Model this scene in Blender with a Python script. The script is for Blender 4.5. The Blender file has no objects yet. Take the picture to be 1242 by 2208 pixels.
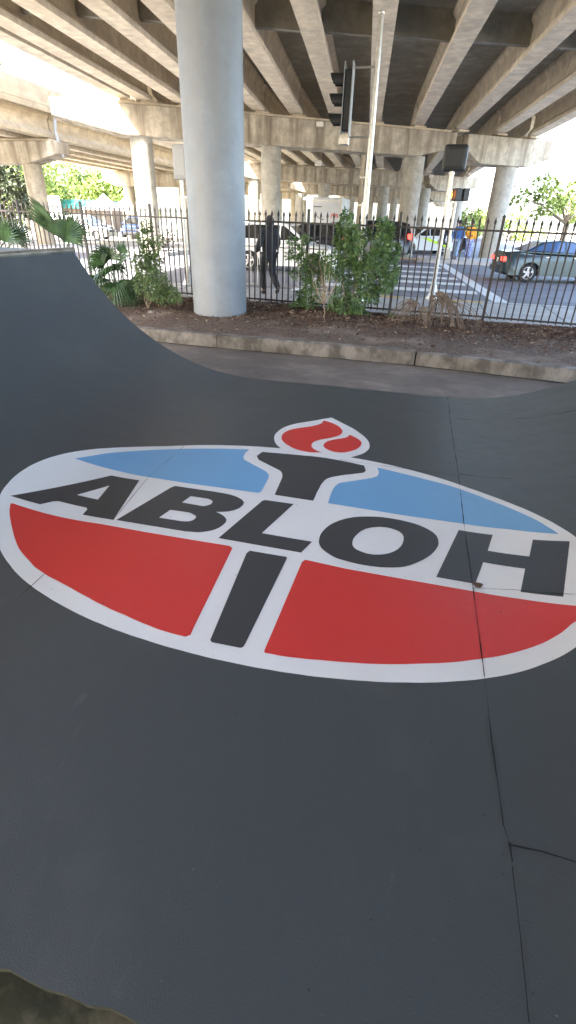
EXPO=3.55
import bpy, bmesh, math, random
from mathutils import Vector, Matrix, noise
from mathutils.geometry import tessellate_polygon
R_=random.Random(7)
PI=math.pi
sc=bpy.context.scene
COL=sc.collection
# ------------------------------------------------------------ materials
def newmat(name):
    m=bpy.data.materials.new(name); m.use_nodes=True
    nt=m.node_tree; b=nt.nodes['Principled BSDF']; return m,nt,b
def mat(name,col,rough=.6,metal=0,var=.0,scale=8.,bump=0.,bscale=40.,col2=None,stretch=None,spec=None,var2=None,coord='Object',rvar=0,trans=0):
    m,nt,b=newmat(name); N=nt.nodes; L=nt.links
    b.inputs['Roughness'].default_value=rough; b.inputs['Metallic'].default_value=metal
    if spec is not None: b.inputs['Specular IOR Level'].default_value=spec
    tc=N.new('ShaderNodeTexCoord'); mp=N.new('ShaderNodeMapping'); L.new(tc.outputs[coord],mp.inputs[0])
    if stretch: mp.inputs['Scale'].default_value=stretch
    c1=(*col,1); 
    if col2 or var:
        if not col2: col2=tuple(c*(1-var) for c in col)
        n=N.new('ShaderNodeTexNoise'); n.inputs['Scale'].default_value=scale; n.inputs['Detail'].default_value=6; n.inputs['Roughness'].default_value=.62
        L.new(mp.outputs[0],n.inputs['Vector'])
        r=N.new('ShaderNodeValToRGB'); r.color_ramp.elements[0].position=.36; r.color_ramp.elements[1].position=.64
        r.color_ramp.elements[0].color=(*col2,1); r.color_ramp.elements[1].color=c1
        L.new(n.outputs['Fac'],r.inputs[0]); src=r.outputs[0]
        if var2:
            vc,vs,va=var2   # color, scale, amount
            n2=N.new('ShaderNodeTexNoise'); n2.inputs['Scale'].default_value=vs; n2.inputs['Detail'].default_value=5
            L.new(tc.outputs[coord],n2.inputs['Vector'])
            r2=N.new('ShaderNodeValToRGB'); r2.color_ramp.elements[0].position=.5; r2.color_ramp.elements[1].position=.72
            r2.color_ramp.elements[0].color=(0,0,0,1); r2.color_ramp.elements[1].color=(va,va,va,1)
            L.new(n2.outputs['Fac'],r2.inputs[0])
            mx=N.new('ShaderNodeMix'); mx.data_type='RGBA'; L.new(r2.outputs[0],mx.inputs[0]); L.new(src,mx.inputs[6]); mx.inputs[7].default_value=(*vc,1)
            src=mx.outputs[2]
        L.new(src,b.inputs['Base Color'])
        if rvar:
            mr=N.new('ShaderNodeMapRange'); mr.inputs['To Min'].default_value=rough-rvar; mr.inputs['To Max'].default_value=rough+rvar
            L.new(n.outputs['Fac'],mr.inputs[0]); L.new(mr.outputs[0],b.inputs['Roughness'])
    else: b.inputs['Base Color'].default_value=c1
    if bump:
        n3=N.new('ShaderNodeTexNoise'); n3.inputs['Scale'].default_value=bscale; n3.inputs['Detail'].default_value=5
        L.new(tc.outputs[coord],n3.inputs['Vector']); bp=N.new('ShaderNodeBump'); bp.inputs['Strength'].default_value=bump; bp.inputs['Distance'].default_value=.02
        L.new(n3.outputs['Fac'],bp.inputs['Height']); L.new(bp.outputs[0],b.inputs['Normal'])
    return m
M={}
# painted ramp surface: scuffs and faint dust
def paint(name,col,dust,rough=.5,amt=.5,bump=.06):
    m,nt,b=newmat(name); N=nt.nodes; L=nt.links
    tc=N.new('ShaderNodeTexCoord'); 
    n=N.new('ShaderNodeTexNoise'); n.inputs['Scale'].default_value=1.1; n.inputs['Detail'].default_value=8; n.inputs['Roughness'].default_value=.65
    L.new(tc.outputs['Object'],n.inputs['Vector'])
    r=N.new('ShaderNodeValToRGB'); r.color_ramp.elements[0].position=.52; r.color_ramp.elements[1].position=.8
    r.color_ramp.elements[0].color=(0,0,0,1); r.color_ramp.elements[1].color=(amt,amt,amt,1); L.new(n.outputs['Fac'],r.inputs[0])
    mx=N.new('ShaderNodeMix'); mx.data_type='RGBA'; L.new(r.outputs[0],mx.inputs[0]); mx.inputs[6].default_value=(*col,1); mx.inputs[7].default_value=(*dust,1)
    # scuffs: stretched fine noise
    mp=N.new('ShaderNodeMapping'); mp.inputs['Scale'].default_value=(5,1.3,5); mp.inputs['Rotation'].default_value=(0,0,.9); L.new(tc.outputs['Object'],mp.inputs[0])
    n2=N.new('ShaderNodeTexNoise'); n2.inputs['Scale'].default_value=2.2; n2.inputs['Detail'].default_value=9; n2.inputs['Roughness'].default_value=.75; n2.inputs['Distortion'].default_value=.6
    L.new(mp.outputs[0],n2.inputs['Vector'])
    r2=N.new('ShaderNodeValToRGB'); r2.color_ramp.elements[0].position=.62; r2.color_ramp.elements[1].position=.84
    r2.color_ramp.elements[0].color=(0,0,0,1); r2.color_ramp.elements[1].color=(amt*.9,)*3+(1,); L.new(n2.outputs['Fac'],r2.inputs[0])
    mx2=N.new('ShaderNodeMix'); mx2.data_type='RGBA'; L.new(r2.outputs[0],mx2.inputs[0]); L.new(mx.outputs[2],mx2.inputs[6]); mx2.inputs[7].default_value=(*[min(1,c*1.5+.015) for c in dust],1)
    L.new(mx2.outputs[2],b.inputs['Base Color'])
    mr=N.new('ShaderNodeMapRange'); mr.inputs['To Min'].default_value=rough-.1; mr.inputs['To Max'].default_value=rough+.12
    L.new(n.outputs['Fac'],mr.inputs[0]); L.new(mr.outputs[0],b.inputs['Roughness'])
    n3=N.new('ShaderNodeTexNoise'); n3.inputs['Scale'].default_value=170; n3.inputs['Detail'].default_value=3; L.new(tc.outputs['Object'],n3.inputs['Vector'])
    n4=N.new('ShaderNodeTexNoise'); n4.inputs['Scale'].default_value=5; n4.inputs['Detail'].default_value=4; L.new(tc.outputs['Object'],n4.inputs['Vector'])
    ad=N.new('ShaderNodeMath'); ad.operation='MULTIPLY_ADD'; L.new(n4.outputs['Fac'],ad.inputs[0]); ad.inputs[1].default_value=3.; L.new(n3.outputs['Fac'],ad.inputs[2])
    bp=N.new('ShaderNodeBump'); bp.inputs['Strength'].default_value=bump; bp.inputs['Distance'].default_value=.01
    L.new(ad.outputs[0],bp.inputs['Height']); L.new(bp.outputs[0],b.inputs['Normal'])
    return m
M['deckblack']=paint('black ramp paint',(.062,.074,.084),(.112,.120,.128),.38,.6,.18)
M['lettblack']=paint('black sign paint',(.048,.052,.060),(.085,.088,.092),.46,.5,.12)
M['white']=paint('white sign paint',(.78,.80,.83),(.64,.64,.64),.46,.45,.28)
M['red']=paint('red sign paint',(.64,.042,.040),(.52,.07,.068),.44,.45,.2)
M['blue']=paint('blue sign paint',(.165,.40,.70),(.22,.41,.62),.44,.45,.2)
M['screw']=mat('painted over screw',(.035,.037,.040),.5)
M['rot']=mat('rotten dark edge',(.045,.042,.022),.95,col2=(.015,.015,.008),scale=30,bump=.6)
M['seam']=mat('dark gap',(.012,.011,.010),.9)
M['ply']=mat('old plywood edge',(.16,.11,.06),.8,var=.5,scale=20,stretch=(1,1,8))
M['galv']=mat('galvanised steel',(.62,.60,.55),.38,.85,var=.25,scale=14,bump=.05)
M['coping']=mat('scuffed steel coping',(.50,.47,.42),.42,.8,col2=(.2,.17,.13),scale=9,stretch=(1,.4,1),bump=.05)
# stained concrete: vertical streaks along local z
def concrete(name,col,dark,streak=(1.6,1.6,.12),sscale=1.6,amt=.7,rough=.85,sp=(.42,.62),low=.62):
    m,nt,b=newmat(name); N=nt.nodes; L=nt.links; b.inputs['Roughness'].default_value=rough
    tc=N.new('ShaderNodeTexCoord'); mp=N.new('ShaderNodeMapping'); mp.inputs['Scale'].default_value=streak; L.new(tc.outputs['Object'],mp.inputs[0])
    n=N.new('ShaderNodeTexNoise'); n.inputs['Scale'].default_value=sscale; n.inputs['Detail'].default_value=7; n.inputs['Roughness'].default_value=.6; L.new(mp.outputs[0],n.inputs['Vector'])
    r=N.new('ShaderNodeValToRGB'); r.color_ramp.elements[0].position=sp[0]; r.color_ramp.elements[1].position=sp[1]
    r.color_ramp.elements[0].color=(amt,amt,amt,1); r.color_ramp.elements[1].color=(0,0,0,1); L.new(n.outputs['Fac'],r.inputs[0])
    n2=N.new('ShaderNodeTexNoise'); n2.inputs['Scale'].default_value=2.5; n2.inputs['Detail'].default_value=9; n2.inputs['Roughness'].default_value=.7; L.new(tc.outputs['Object'],n2.inputs['Vector'])
    r2=N.new('ShaderNodeValToRGB'); r2.color_ramp.elements[0].position=.35; r2.color_ramp.elements[1].position=.68
    r2.color_ramp.elements[0].color=(*[c*low for c in col],1); r2.color_ramp.elements[1].color=(*[min(1,c*1.1) for c in col],1); L.new(n2.outputs['Fac'],r2.inputs[0])
    mx=N.new('ShaderNodeMix'); mx.data_type='RGBA'; L.new(r.outputs[0],mx.inputs[0]); L.new(r2.outputs[0],mx.inputs[6]); mx.inputs[7].default_value=(*dark,1)
    L.new(mx.outputs[2],b.inputs['Base Color'])
    n3=N.new('ShaderNodeTexNoise'); n3.inputs['Scale'].default_value=30; n3.inputs['Detail'].default_value=5; L.new(tc.outputs['Object'],n3.inputs['Vector'])
    bp=N.new('ShaderNodeBump'); bp.inputs['Strength'].default_value=.25; bp.inputs['Distance'].default_value=.01
    L.new(n3.outputs['Fac'],bp.inputs['Height']); L.new(bp.outputs[0],b.inputs['Normal'])
    return m
M['cap']=concrete('stained pier concrete',(.56,.49,.37),(.20,.16,.11),streak=(1.5,1.5,.12),sscale=1.35,amt=.9,sp=(.38,.58))
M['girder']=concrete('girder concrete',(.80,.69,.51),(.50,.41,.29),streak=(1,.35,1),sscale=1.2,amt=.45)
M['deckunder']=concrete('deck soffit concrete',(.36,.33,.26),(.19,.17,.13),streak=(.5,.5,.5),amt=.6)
M['column']=concrete('column concrete',(.46,.43,.36),(.33,.30,.24),amt=.4)
M['pillar']=concrete('painted pillar concrete',(.265,.30,.345),(.23,.24,.235),streak=(1.3,1.3,.2),sscale=1.4,amt=.5,rough=.5,low=.86)
M['fasc']=concrete('fascia girder concrete',(.55,.46,.31),(.35,.27,.17),streak=(.6,.25,1.2),sscale=1.2,amt=.6)  # tan concrete of fascia girders and parapets
M['kerb']=concrete('weathered kerb',(.29,.26,.23),(.08,.07,.058),streak=(1.2,1.2,.8),sscale=3.,amt=.85,sp=(.42,.58))
M['slab']=concrete('park slab',(.25,.215,.19),(.13,.11,.095),streak=(.5,1.6,1),sscale=1.5,amt=.6)
M['moss']=concrete('mossy slab',(.17,.15,.095),(.03,.032,.015),streak=(1,1,1),sscale=9.,amt=.95)
M['sidewalk']=concrete('sidewalk concrete',(.54,.53,.51),(.40,.385,.37),streak=(.6,.6,1),sscale=1.5,amt=.4)
M['asphalt']=mat('asphalt',(.21,.21,.235),.75,var=.35,scale=1.5,bump=.3,bscale=120)
M['roadpaint']=mat('road paint',(.82,.84,.82),.7,var=.3,scale=5)
M['tactile']=mat('yellow tactile paving',(.60,.42,.16),.8,var=.3,scale=20)
M['soil']=mat('mulch soil',(.20,.145,.11),.95,col2=(.075,.048,.035),scale=22,bump=1.,bscale=70,var2=((.33,.27,.225),1.1,.9))
M['chip']=mat('bark chip',(.19,.11,.075),.9,col2=(.045,.027,.02),scale=6)
M['dryleaf']=mat('dry leaf',(.52,.43,.32),.8,col2=(.22,.15,.10),scale=5)
M['iron']=mat('black painted iron',(.020,.016,.018),.42,spec=.5)
M['blackplast']=mat('black signal housing',(.022,.024,.026),.45)
M['lens']=mat('dark lens',(.03,.02,.02),.15)
M['leaf']=mat('glossy shrub leaf',(.16,.26,.09),.34,col2=(.06,.125,.04),scale=9)
M['leaf2']=mat('small shrub leaf',(.18,.26,.10),.40,col2=(.07,.13,.045),scale=9)
M['palm']=mat('palmetto leaf',(.065,.14,.05),.38,col2=(.022,.055,.022),scale=5)
M['deadpalm']=mat('dead frond',(.22,.17,.13),.8,col2=(.09,.065,.05),scale=9)
M['bark']=mat('shrub bark',(.25,.20,.14),.85,var=.4,scale=20)
M['treeleaf']=mat('sun-lightened tree leaf',(.22,.29,.06),.6,col2=(.11,.17,.035),scale=1.5)  # sunlight on the crowns is lightened into the leaf colour
M['darkleaf']=mat('dark tree leaf',(.045,.06,.025),.6,col2=(.02,.03,.012),scale=1.5)
M['glass']=mat('car glass',(.012,.014,.016),.06,spec=.8)
M['skyglass']=mat('car glass with painted sky reflection',(.05,.11,.24),.08,spec=.8)  # blue sky reflection painted into the glass colour
M['tyre']=mat('tyre rubber',(.018,.018,.018),.85)
M['rim']=mat('alloy rim',(.55,.55,.56),.35,.3)
M['whitecar']=mat('white car paint',(.72,.73,.72),.22,spec=.6)
M['greycar']=mat('grey car paint',(.045,.068,.078),.25,.4,spec=.6)
M['blackcar']=mat('black car paint',(.018,.02,.024),.2,spec=.6)
M['bluecar']=mat('dark blue car paint',(.03,.05,.12),.22,spec=.6)
M['silver']=mat('silver car paint',(.45,.46,.47),.28,.5)
M['trim']=mat('dark plastic trim',(.025,.025,.027),.6)
M['chrome']=mat('chrome',(.8,.8,.8),.12,1)
M['neon']=mat('neon yellow stripe',(.60,.85,.04),.5)
M['headl']=mat('headlight glass',(.75,.78,.8),.12)
M['amber']=mat('amber lamp',(.8,.3,.05),.3)
M['skin']=mat('brown skin',(.20,.105,.065),.55)
M['hair']=mat('black hair',(.012,.010,.010),.6)
M['blackcloth']=mat('black cloth',(.026,.027,.034),.85,var=.3,scale=8,bump=.3,bscale=25)
M['greycloth']=mat('dark grey cloth',(.05,.052,.062),.85,var=.3,scale=8)
M['bluecloth']=mat('blue cloth',(.06,.16,.46),.8,var=.3,scale=8)
M['orangecloth']=mat('orange cloth',(.85,.36,.03),.8,var=.2,scale=8)
M['tiedye']=mat('patterned trousers cloth',(.55,.60,.72),.8,col2=(.10,.12,.45),scale=9)
M['palejean']=mat('pale jeans',(.30,.40,.55),.8,var=.3,scale=8)
M['shoe']=mat('black shoe',(.012,.012,.012),.5)
M['whiteshoe']=mat('white shoe',(.7,.7,.7),.5)
M['teal']=mat('teal awning',(.03,.22,.18),.6,var=.3,scale=2)
M['brownwall']=mat('brown wall',(.20,.15,.12),.8,var=.3,scale=1)
M['tent']=mat('white tent fabric',(.82,.80,.78),.7)
M['truckwhite']=mat('truck box panel',(.55,.57,.58),.5,var=.15,scale=1)
M['redmark']=mat('red lettering',(.55,.05,.05),.5)
M['darkmark']=mat('dark lettering',(.05,.05,.06),.5)
M['bollardgrey']=mat('grey paint',(.35,.36,.36),.5)
M['grass']=mat('distant gravel ground',(.40,.37,.31),.95,var=.3,scale=.2,var2=((.16,.19,.09),.04,.8))
def emit(name,col,s):
    m,nt,b=newmat(name); b.inputs['Base Color'].default_value=(*col,1); b.inputs['Emission Color'].default_value=(*col,1); b.inputs['Emission Strength'].default_value=s; return m
M['taillit']=emit('lit tail lamp',(.9,.03,.02),.9)
M['tail']=mat('red tail lamp',(.55,.02,.02),.25)
M['hand']=emit('lit orange hand symbol',(1.,.22,.02),2.0)
M['lamp']=mat('wall lamp glass',(.75,.72,.62),.3)
# ------------------------------------------------------------ mesh helpers
class MB:
    def __init__(s): s.v=[]; s.f=[]; s.mi=[]; s.cur=0
    def add(s,vs,fs):
        o=len(s.v); s.v+= [tuple(v) for v in vs]; s.f+=[tuple(i+o for i in f) for f in fs]; s.mi+=[s.cur]*len(fs); return s
    def box(s,c,sz,rz=0,mat=None):
        x,y,z=[a/2 for a in sz]; P=[Vector((i*x,j*y,k*z)) for k in(-1,1) for j in(-1,1) for i in(-1,1)]
        m=(mat or Matrix.Rotation(rz,3,'Z')); P=[m@p+Vector(c) for p in P]
        return s.add(P,[(0,2,3,1),(4,5,7,6),(0,1,5,4),(2,6,7,3),(0,4,6,2),(1,3,7,5)])
    def tube(s,pts,rad,n=8,cap=True):
        pts=[Vector(p) for p in pts]; 
        if not isinstance(rad,(list,tuple)): rad=[rad]*len(pts)
        V=[];F=[]; up=None
        for i,p in enumerate(pts):
            d=(pts[min(i+1,len(pts)-1)]-pts[max(i-1,0)]).normalized()
            if up is None: up=d.orthogonal().normalized()
            up=(up-d*up.dot(d)); up=up.normalized() if up.length>1e-6 else d.orthogonal().normalized()
            w=d.cross(up)
            for k in range(n): a=2*PI*k/n; V.append(p+rad[i]*(math.cos(a)*up+math.sin(a)*w))
        for i in range(len(pts)-1):
            for k in range(n): a=i*n+k; b=i*n+(k+1)%n; F.append((a,b,b+n,a+n))
        if cap: F.append(tuple(range(n-1,-1,-1))); F.append(tuple(range((len(pts)-1)*n,len(pts)*n)))
        return s.add(V,F)
    def lathe(s,prof,c=(0,0,0),n=24,axis=None):
        V=[];F=[]; A=axis or Matrix.Identity(3)
        for r,z in prof:
            for k in range(n): a=2*PI*k/n; V.append(A@Vector((r*math.cos(a),r*math.sin(a),z))+Vector(c))
        for i in range(len(prof)-1):
            for k in range(n): a=i*n+k; b=i*n+(k+1)%n; F.append((a,b,b+n,a+n))
        F.append(tuple(range(n-1,-1,-1))); F.append(tuple(range((len(prof)-1)*n,len(prof)*n)))
        return s.add(V,F)
    def layers(s,rings):     # list of rings (same count) -> closed solid
        n=len(rings[0]); V=[p for r in rings for p in r]; F=[]
        for i in range(len(rings)-1):
            for k in range(n): a=i*n+k; b=i*n+(k+1)%n; F.append((a,b,b+n,a+n))
        F.append(tuple(range(n-1,-1,-1))); F.append(tuple(range((len(rings)-1)*n,len(rings)*n)))
        return s.add(V,F)
    def build(s,name,mats,parent=None,loc=None,rz=0,smooth=False,bevel=0,auto=None,fixn=True):
        me=bpy.data.meshes.new(name); me.from_pydata(s.v,[],s.f); 
        if not isinstance(mats,(list,tuple)): mats=[mats]
        for m in mats: me.materials.append(M[m] if isinstance(m,str) else m)
        if len(mats)>1: me.polygons.foreach_set('material_index',s.mi)
        me.update()
        if fixn:
            bm=bmesh.new(); bm.from_mesh(me); bmesh.ops.recalc_face_normals(bm,faces=bm.faces); bm.to_mesh(me); bm.free()
        if smooth: me.polygons.foreach_set('use_smooth',[True]*len(me.polygons))
        o=bpy.data.objects.new(name,me); COL.objects.link(o)
        if parent: o.parent=parent
        if loc: o.location=loc
        o.rotation_euler.z=rz
        if bevel:
            b=o.modifiers.new('b','BEVEL'); b.width=bevel; b.segments=2; b.limit_method='ANGLE'; b.angle_limit=.6
        if auto is not None:
            me.polygons.foreach_set('use_smooth',[True]*len(me.polygons))
            try: me.set_sharp_from_angle(angle=auto)
            except Exception: pass
        return o
def tag(o,label=None,cat=None,group=None,kind=None):
    if label: o['label']=label
    if cat: o['category']=cat
    if group: o['group']=group
    if kind: o['kind']=kind
    return o
def thing(name,label,cat,loc=(0,0,0),rz=0,group=None):
    o=bpy.data.objects.new(name,None); COL.objects.link(o); o.location=loc; o.rotation_euler.z=rz; o.empty_display_size=.2
    return tag(o,label,cat,group)
def kids(o): return [c for c in bpy.data.objects if c.parent==o]
def copy_tree(o,parent=None):
    c=o.copy(); COL.objects.link(c); c.parent=parent
    for k in kids(o): copy_tree(k,c)
    return c
def struct(o): o['kind']='structure'; return o
LOGO={'A':[[(-2.452,2.406,0),(-2.057,2.988,0),(-1.83,2.997,0),(-1.716,2.434,0),(-1.939,2.432,0),(-1.948,2.5,0),(-1.965,2.518,0),(-2.171,2.512,0),(-2.196,2.496,0),(-2.246,2.423,0)],[(-2.114,2.637,0),(-1.989,2.844,0),(-1.954,2.639,0)]],'B':[[(-1.698,2.438,0),(-1.554,2.959,0),(-1.535,2.989,0),(-1.276,2.988,0),(-1.136,2.982,1),(-1.036,2.956,1),(-0.973,2.896,1),(-0.979,2.811,1),(-1.035,2.749,1),(-1.113,2.717,0),(-1.057,2.691,1),(-1.012,2.642,1),(-1.01,2.575,1),(-1.045,2.505,1),(-1.121,2.451,1),(-1.211,2.435,0)],[(-1.385,2.774,0),(-1.364,2.877,0),(-1.231,2.874,0),(-1.19,2.85,1),(-1.188,2.804,1),(-1.223,2.768,0)],[(-1.445,2.543,0),(-1.418,2.658,0),(-1.284,2.66,0),(-1.221,2.63,1),(-1.218,2.586,1),(-1.239,2.556,1),(-1.284,2.543,0)]],'L':[[(-0.986,2.421,0),(-0.856,2.958,0),(-0.838,2.974,0),(-0.632,2.974,0),(-0.742,2.55,0),(-0.416,2.543,0),(-0.455,2.409,0)]],'O':[[(-0.378,2.573,1),(-0.376,2.668,1),(-0.336,2.778,1),(-0.266,2.865,1),(-0.169,2.929,1),(-0.043,2.964,1),(0.077,2.968,1),(0.203,2.943,1),(0.29,2.896,1),(0.339,2.833,1),(0.352,2.744,1),(0.327,2.648,1),(0.277,2.561,1),(0.219,2.492,1),(0.15,2.435,1),(0.055,2.4,1),(-0.047,2.386,1),(-0.152,2.393,1),(-0.248,2.414,1),(-0.325,2.468,1),(-0.363,2.52,1)],[(-0.172,2.6,1),(-0.167,2.667,1),(-0.134,2.752,1),(-0.081,2.809,1),(-0.018,2.838,1),(0.047,2.839,1),(0.106,2.814,1),(0.137,2.761,1),(0.133,2.681,1),(0.109,2.611,1),(0.059,2.549,1),(0.001,2.518,1),(-0.072,2.51,1),(-0.136,2.534,1),(-0.162,2.564,1)]],'H':[[(0.484,2.943,0),(0.694,2.935,0),(0.645,2.741,0),(0.876,2.714,0),(0.927,2.906,0),(1.13,2.885,0),(0.982,2.341,0),(0.777,2.359,0),(0.833,2.583,0),(0.607,2.608,0),(0.545,2.381,0),(0.333,2.386,0)]],'handle':[[(-0.767,2.313,0),(-0.756,2.344,0),(-0.53,2.343,0),(-0.524,2.329,0),(-0.549,1.608,0),(-0.552,1.59,0),(-0.563,1.582,0),(-0.703,1.581,0),(-0.716,1.592,0)]],'cup':[[(-1.118,3.685,0),(-1.096,3.781,0),(-0.877,3.801,1),(-0.595,3.82,1),(-0.376,3.794,1),(-0.224,3.763,0),(-0.199,3.671,0),(-0.21,3.626,0),(-0.387,3.518,1),(-0.466,3.447,1),(-0.495,3.36,1),(-0.506,3.207,1),(-0.51,3.057,0),(-0.795,3.067,0),(-0.806,3.244,1),(-0.817,3.375,1),(-0.851,3.46,1),(-0.891,3.491,0),(-1.081,3.616,0)]],'blueL':[[(-2.413,3.07,0),(-2.221,3.34,1),(-1.921,3.568,1),(-1.557,3.71,1),(-1.217,3.8,0),(-1.23,3.734,0),(-1.222,3.641,0),(-1.198,3.585,0),(-1.081,3.503,0),(-0.967,3.426,0),(-0.922,3.366,0),(-0.909,3.294,0),(-0.902,3.092,0),(-0.914,3.062,0),(-1.484,3.056,0),(-2.068,3.073,0)]],'blueR':[[(-0.115,3.758,0),(0.211,3.667,1),(0.522,3.556,1),(0.768,3.386,1),(0.964,3.185,1),(1.09,2.974,0),(0.799,3.022,0),(0.516,3.035,0),(0.128,3.034,0),(-0.402,3.055,0),(-0.406,3.175,0),(-0.404,3.263,1),(-0.394,3.336,1),(-0.369,3.394,0),(-0.263,3.465,1),(-0.142,3.546,0),(-0.101,3.598,0),(-0.094,3.665,0)]],'redL':[[(-2.394,2.334,0),(-2.357,2.278,0),(-2.291,2.199,1),(-2.092,2.005,1),(-1.921,1.894,1),(-1.794,1.83,1),(-1.576,1.758,1),(-1.368,1.688,1),(-1.154,1.632,1),(-0.972,1.592,1),(-0.836,1.581,0),(-0.818,1.599,0),(-0.823,1.644,0),(-0.865,2.34,0),(-0.889,2.359,0),(-1.101,2.358,0),(-1.428,2.359,0),(-1.774,2.368,0),(-2.148,2.352,0),(-2.389,2.345,0)]],'redR':[[(-0.416,2.346,0),(-0.431,2.321,0),(-0.452,1.591,0),(-0.444,1.582,0),(-0.337,1.587,1),(-0.179,1.607,1),(0.028,1.643,1),(0.181,1.682,1),(0.387,1.749,1),(0.545,1.817,1),(0.707,1.9,1),(0.82,1.976,1),(0.917,2.059,1),(0.997,2.147,1),(1.06,2.16,1),(1.075,2.262,0),(1.025,2.269,0),(0.765,2.298,0),(0.53,2.31,0),(0.333,2.313,0),(0.091,2.318,0),(-0.173,2.324,0)]],'flameW':[[(-0.928,3.838,0),(-0.955,3.893,0),(-1.024,3.981,1),(-1.078,4.101,1),(-1.094,4.228,1),(-1.067,4.388,1),(-0.981,4.535,1),(-0.847,4.656,1),(-0.668,4.828,0),(-0.523,4.684,1),(-0.417,4.579,1),(-0.312,4.44,1),(-0.247,4.317,1),(-0.221,4.2,1),(-0.225,4.1,1),(-0.27,3.991,1),(-0.368,3.879,0),(-0.4,3.82,0)]],'flame1':[[(-0.732,4.713,0),(-0.643,4.672,1),(-0.556,4.592,1),(-0.507,4.478,1),(-0.514,4.376,1),(-0.579,4.283,1),(-0.669,4.202,1),(-0.716,4.134,1),(-0.723,4.053,1),(-0.695,3.985,1),(-0.646,3.943,1),(-0.603,3.927,0),(-0.694,3.895,1),(-0.822,3.918,1),(-0.924,3.99,1),(-1.0,4.09,1),(-1.031,4.211,1),(-1.007,4.33,1),(-0.936,4.417,1),(-0.818,4.513,1),(-0.751,4.596,1),(-0.731,4.652,1)]],'flame2':[[(-0.431,4.407,0),(-0.372,4.36,1),(-0.312,4.285,1),(-0.296,4.199,1),(-0.316,4.104,1),(-0.364,4.025,1),(-0.445,3.968,1),(-0.528,3.974,1),(-0.595,4.028,1),(-0.62,4.097,1),(-0.604,4.177,1),(-0.554,4.239,1),(-0.485,4.294,1),(-0.44,4.346,1)]],'field':[[(1.233,2.694,1),(1.21,2.818,1),(1.17,2.94,1),(1.115,3.059,1),(1.045,3.174,1),(0.96,3.286,1),(0.859,3.392,1),(0.741,3.493,1),(0.607,3.585,1),(0.458,3.669,1),(0.294,3.741,1),(0.117,3.802,1),(-0.069,3.85,1),(-0.263,3.885,1),(-0.462,3.907,1),(-0.664,3.916,1),(-0.867,3.912,1),(-1.068,3.895,1),(-1.267,3.865,1),(-1.46,3.822,1),(-1.645,3.767,1),(-1.82,3.698,1),(-1.982,3.618,1),(-2.128,3.526,1),(-2.255,3.424,1),(-2.363,3.313,1),(-2.449,3.196,1),(-2.514,3.074,1),(-2.558,2.948,1),(-2.581,2.821,1),(-2.584,2.694,1),(-2.568,2.568,1),(-2.534,2.443,1),(-2.481,2.321,1),(-2.409,2.204,1),(-2.319,2.091,1),(-2.211,1.985,1),(-2.085,1.886,1),(-1.943,1.797,1),(-1.786,1.719,1),(-1.617,1.652,1),(-1.438,1.596,1),(-1.252,1.552,1),(-1.059,1.52,1),(-0.863,1.499,1),(-0.664,1.489,1),(-0.464,1.49,1),(-0.263,1.502,1),(-0.063,1.527,1),(0.133,1.564,1),(0.323,1.615,1),(0.503,1.68,1),(0.669,1.759,1),(0.818,1.851,1),(0.947,1.955,1),(1.053,2.068,1),(1.135,2.188,1),(1.192,2.313,1),(1.227,2.44,1),(1.24,2.568,1)]]}
SEAMS=[[(0.512,5.948,0),(0.509,5.147,0),(0.525,3.823,0)],[(0.525,3.823,0),(0.522,3.037,0),(0.529,2.334,0),(0.53,1.702,0)],[(0.53,1.702,0),(0.527,1.373,0),(0.531,1.056,0),(0.543,0.997,0),(0.542,0.93,0)],[(0.542,0.93,0),(0.539,0.761,0),(0.533,0.568,0)],[(0.58,5.198,0),(1.087,5.164,0),(1.653,5.09,0)],[(0.532,3.825,0),(0.91,3.796,0),(1.352,3.741,0)],[(0.538,0.996,0),(0.643,0.999,0),(0.737,0.99,0)],[(-1.778,3.705,0),(-1.789,3.061,0),(-1.714,2.433,0)],[(-1.773,1.823,0),(-1.774,1.613,0)],[(-0.442,3.814,0),(0.057,3.797,0),(0.52,3.786,0)],[(-0.212,5.291,0),(0.179,5.341,0),(0.467,5.312,0)],[(0.532,2.343,0),(0.749,2.372,0),(1.045,2.362,0)]]
SCREWS=[(0.517,0.958),(0.563,0.972),(0.51,0.901),(0.56,0.79),(0.501,0.588),(0.553,0.628),(0.514,1.394),(0.596,1.502),(0.205,0.948),(0.261,0.907),(-0.076,0.899),(-0.399,0.588),(-0.753,0.913),(0.474,1.072),(-0.07,0.947),(0.758,2.12),(0.655,2.171),(-0.465,1.239),(-0.016,0.494),(0.127,0.684),(0.299,1.312),(-0.567,1.91),(-0.145,2.51),(0.596,4.307),(0.155,4.334),(0.628,3.257)]
# ------------------------------------------------------------ camera, light, sky
cam=bpy.data.cameras.new('camera'); co=bpy.data.objects.new('camera',cam); COL.objects.link(co); sc.camera=co
f_=1072.; 
def ray(u,v): return Vector(((u-621)/f_,-(v-1104)/f_,-1))
up=(-ray(562,2930)).normalized(); Yv=ray(922,484); Yv=(Yv-Yv.dot(up)*up).normalized(); Xv=Yv.cross(up)
Rm=Matrix((Xv,Yv,up)); CZ=1.62
co.matrix_world=Matrix.Translation((0,0,CZ))@Rm.to_4x4()
cam.sensor_fit='VERTICAL'; cam.sensor_height=24; cam.lens=f_/2208*24; cam.clip_end=2000; cam.clip_start=.02
SUN_EL=math.radians(40); sv=Vector((-.50*math.cos(SUN_EL),-.866*math.cos(SUN_EL),math.sin(SUN_EL)))
sd=bpy.data.lights.new('sun','SUN'); sd.energy=4.; sd.angle=math.radians(.5); sd.color=(1,.95,.86)
so=bpy.data.objects.new('sun',sd); COL.objects.link(so); so.rotation_euler=sv.to_track_quat('Z','Y').to_euler()
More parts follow.
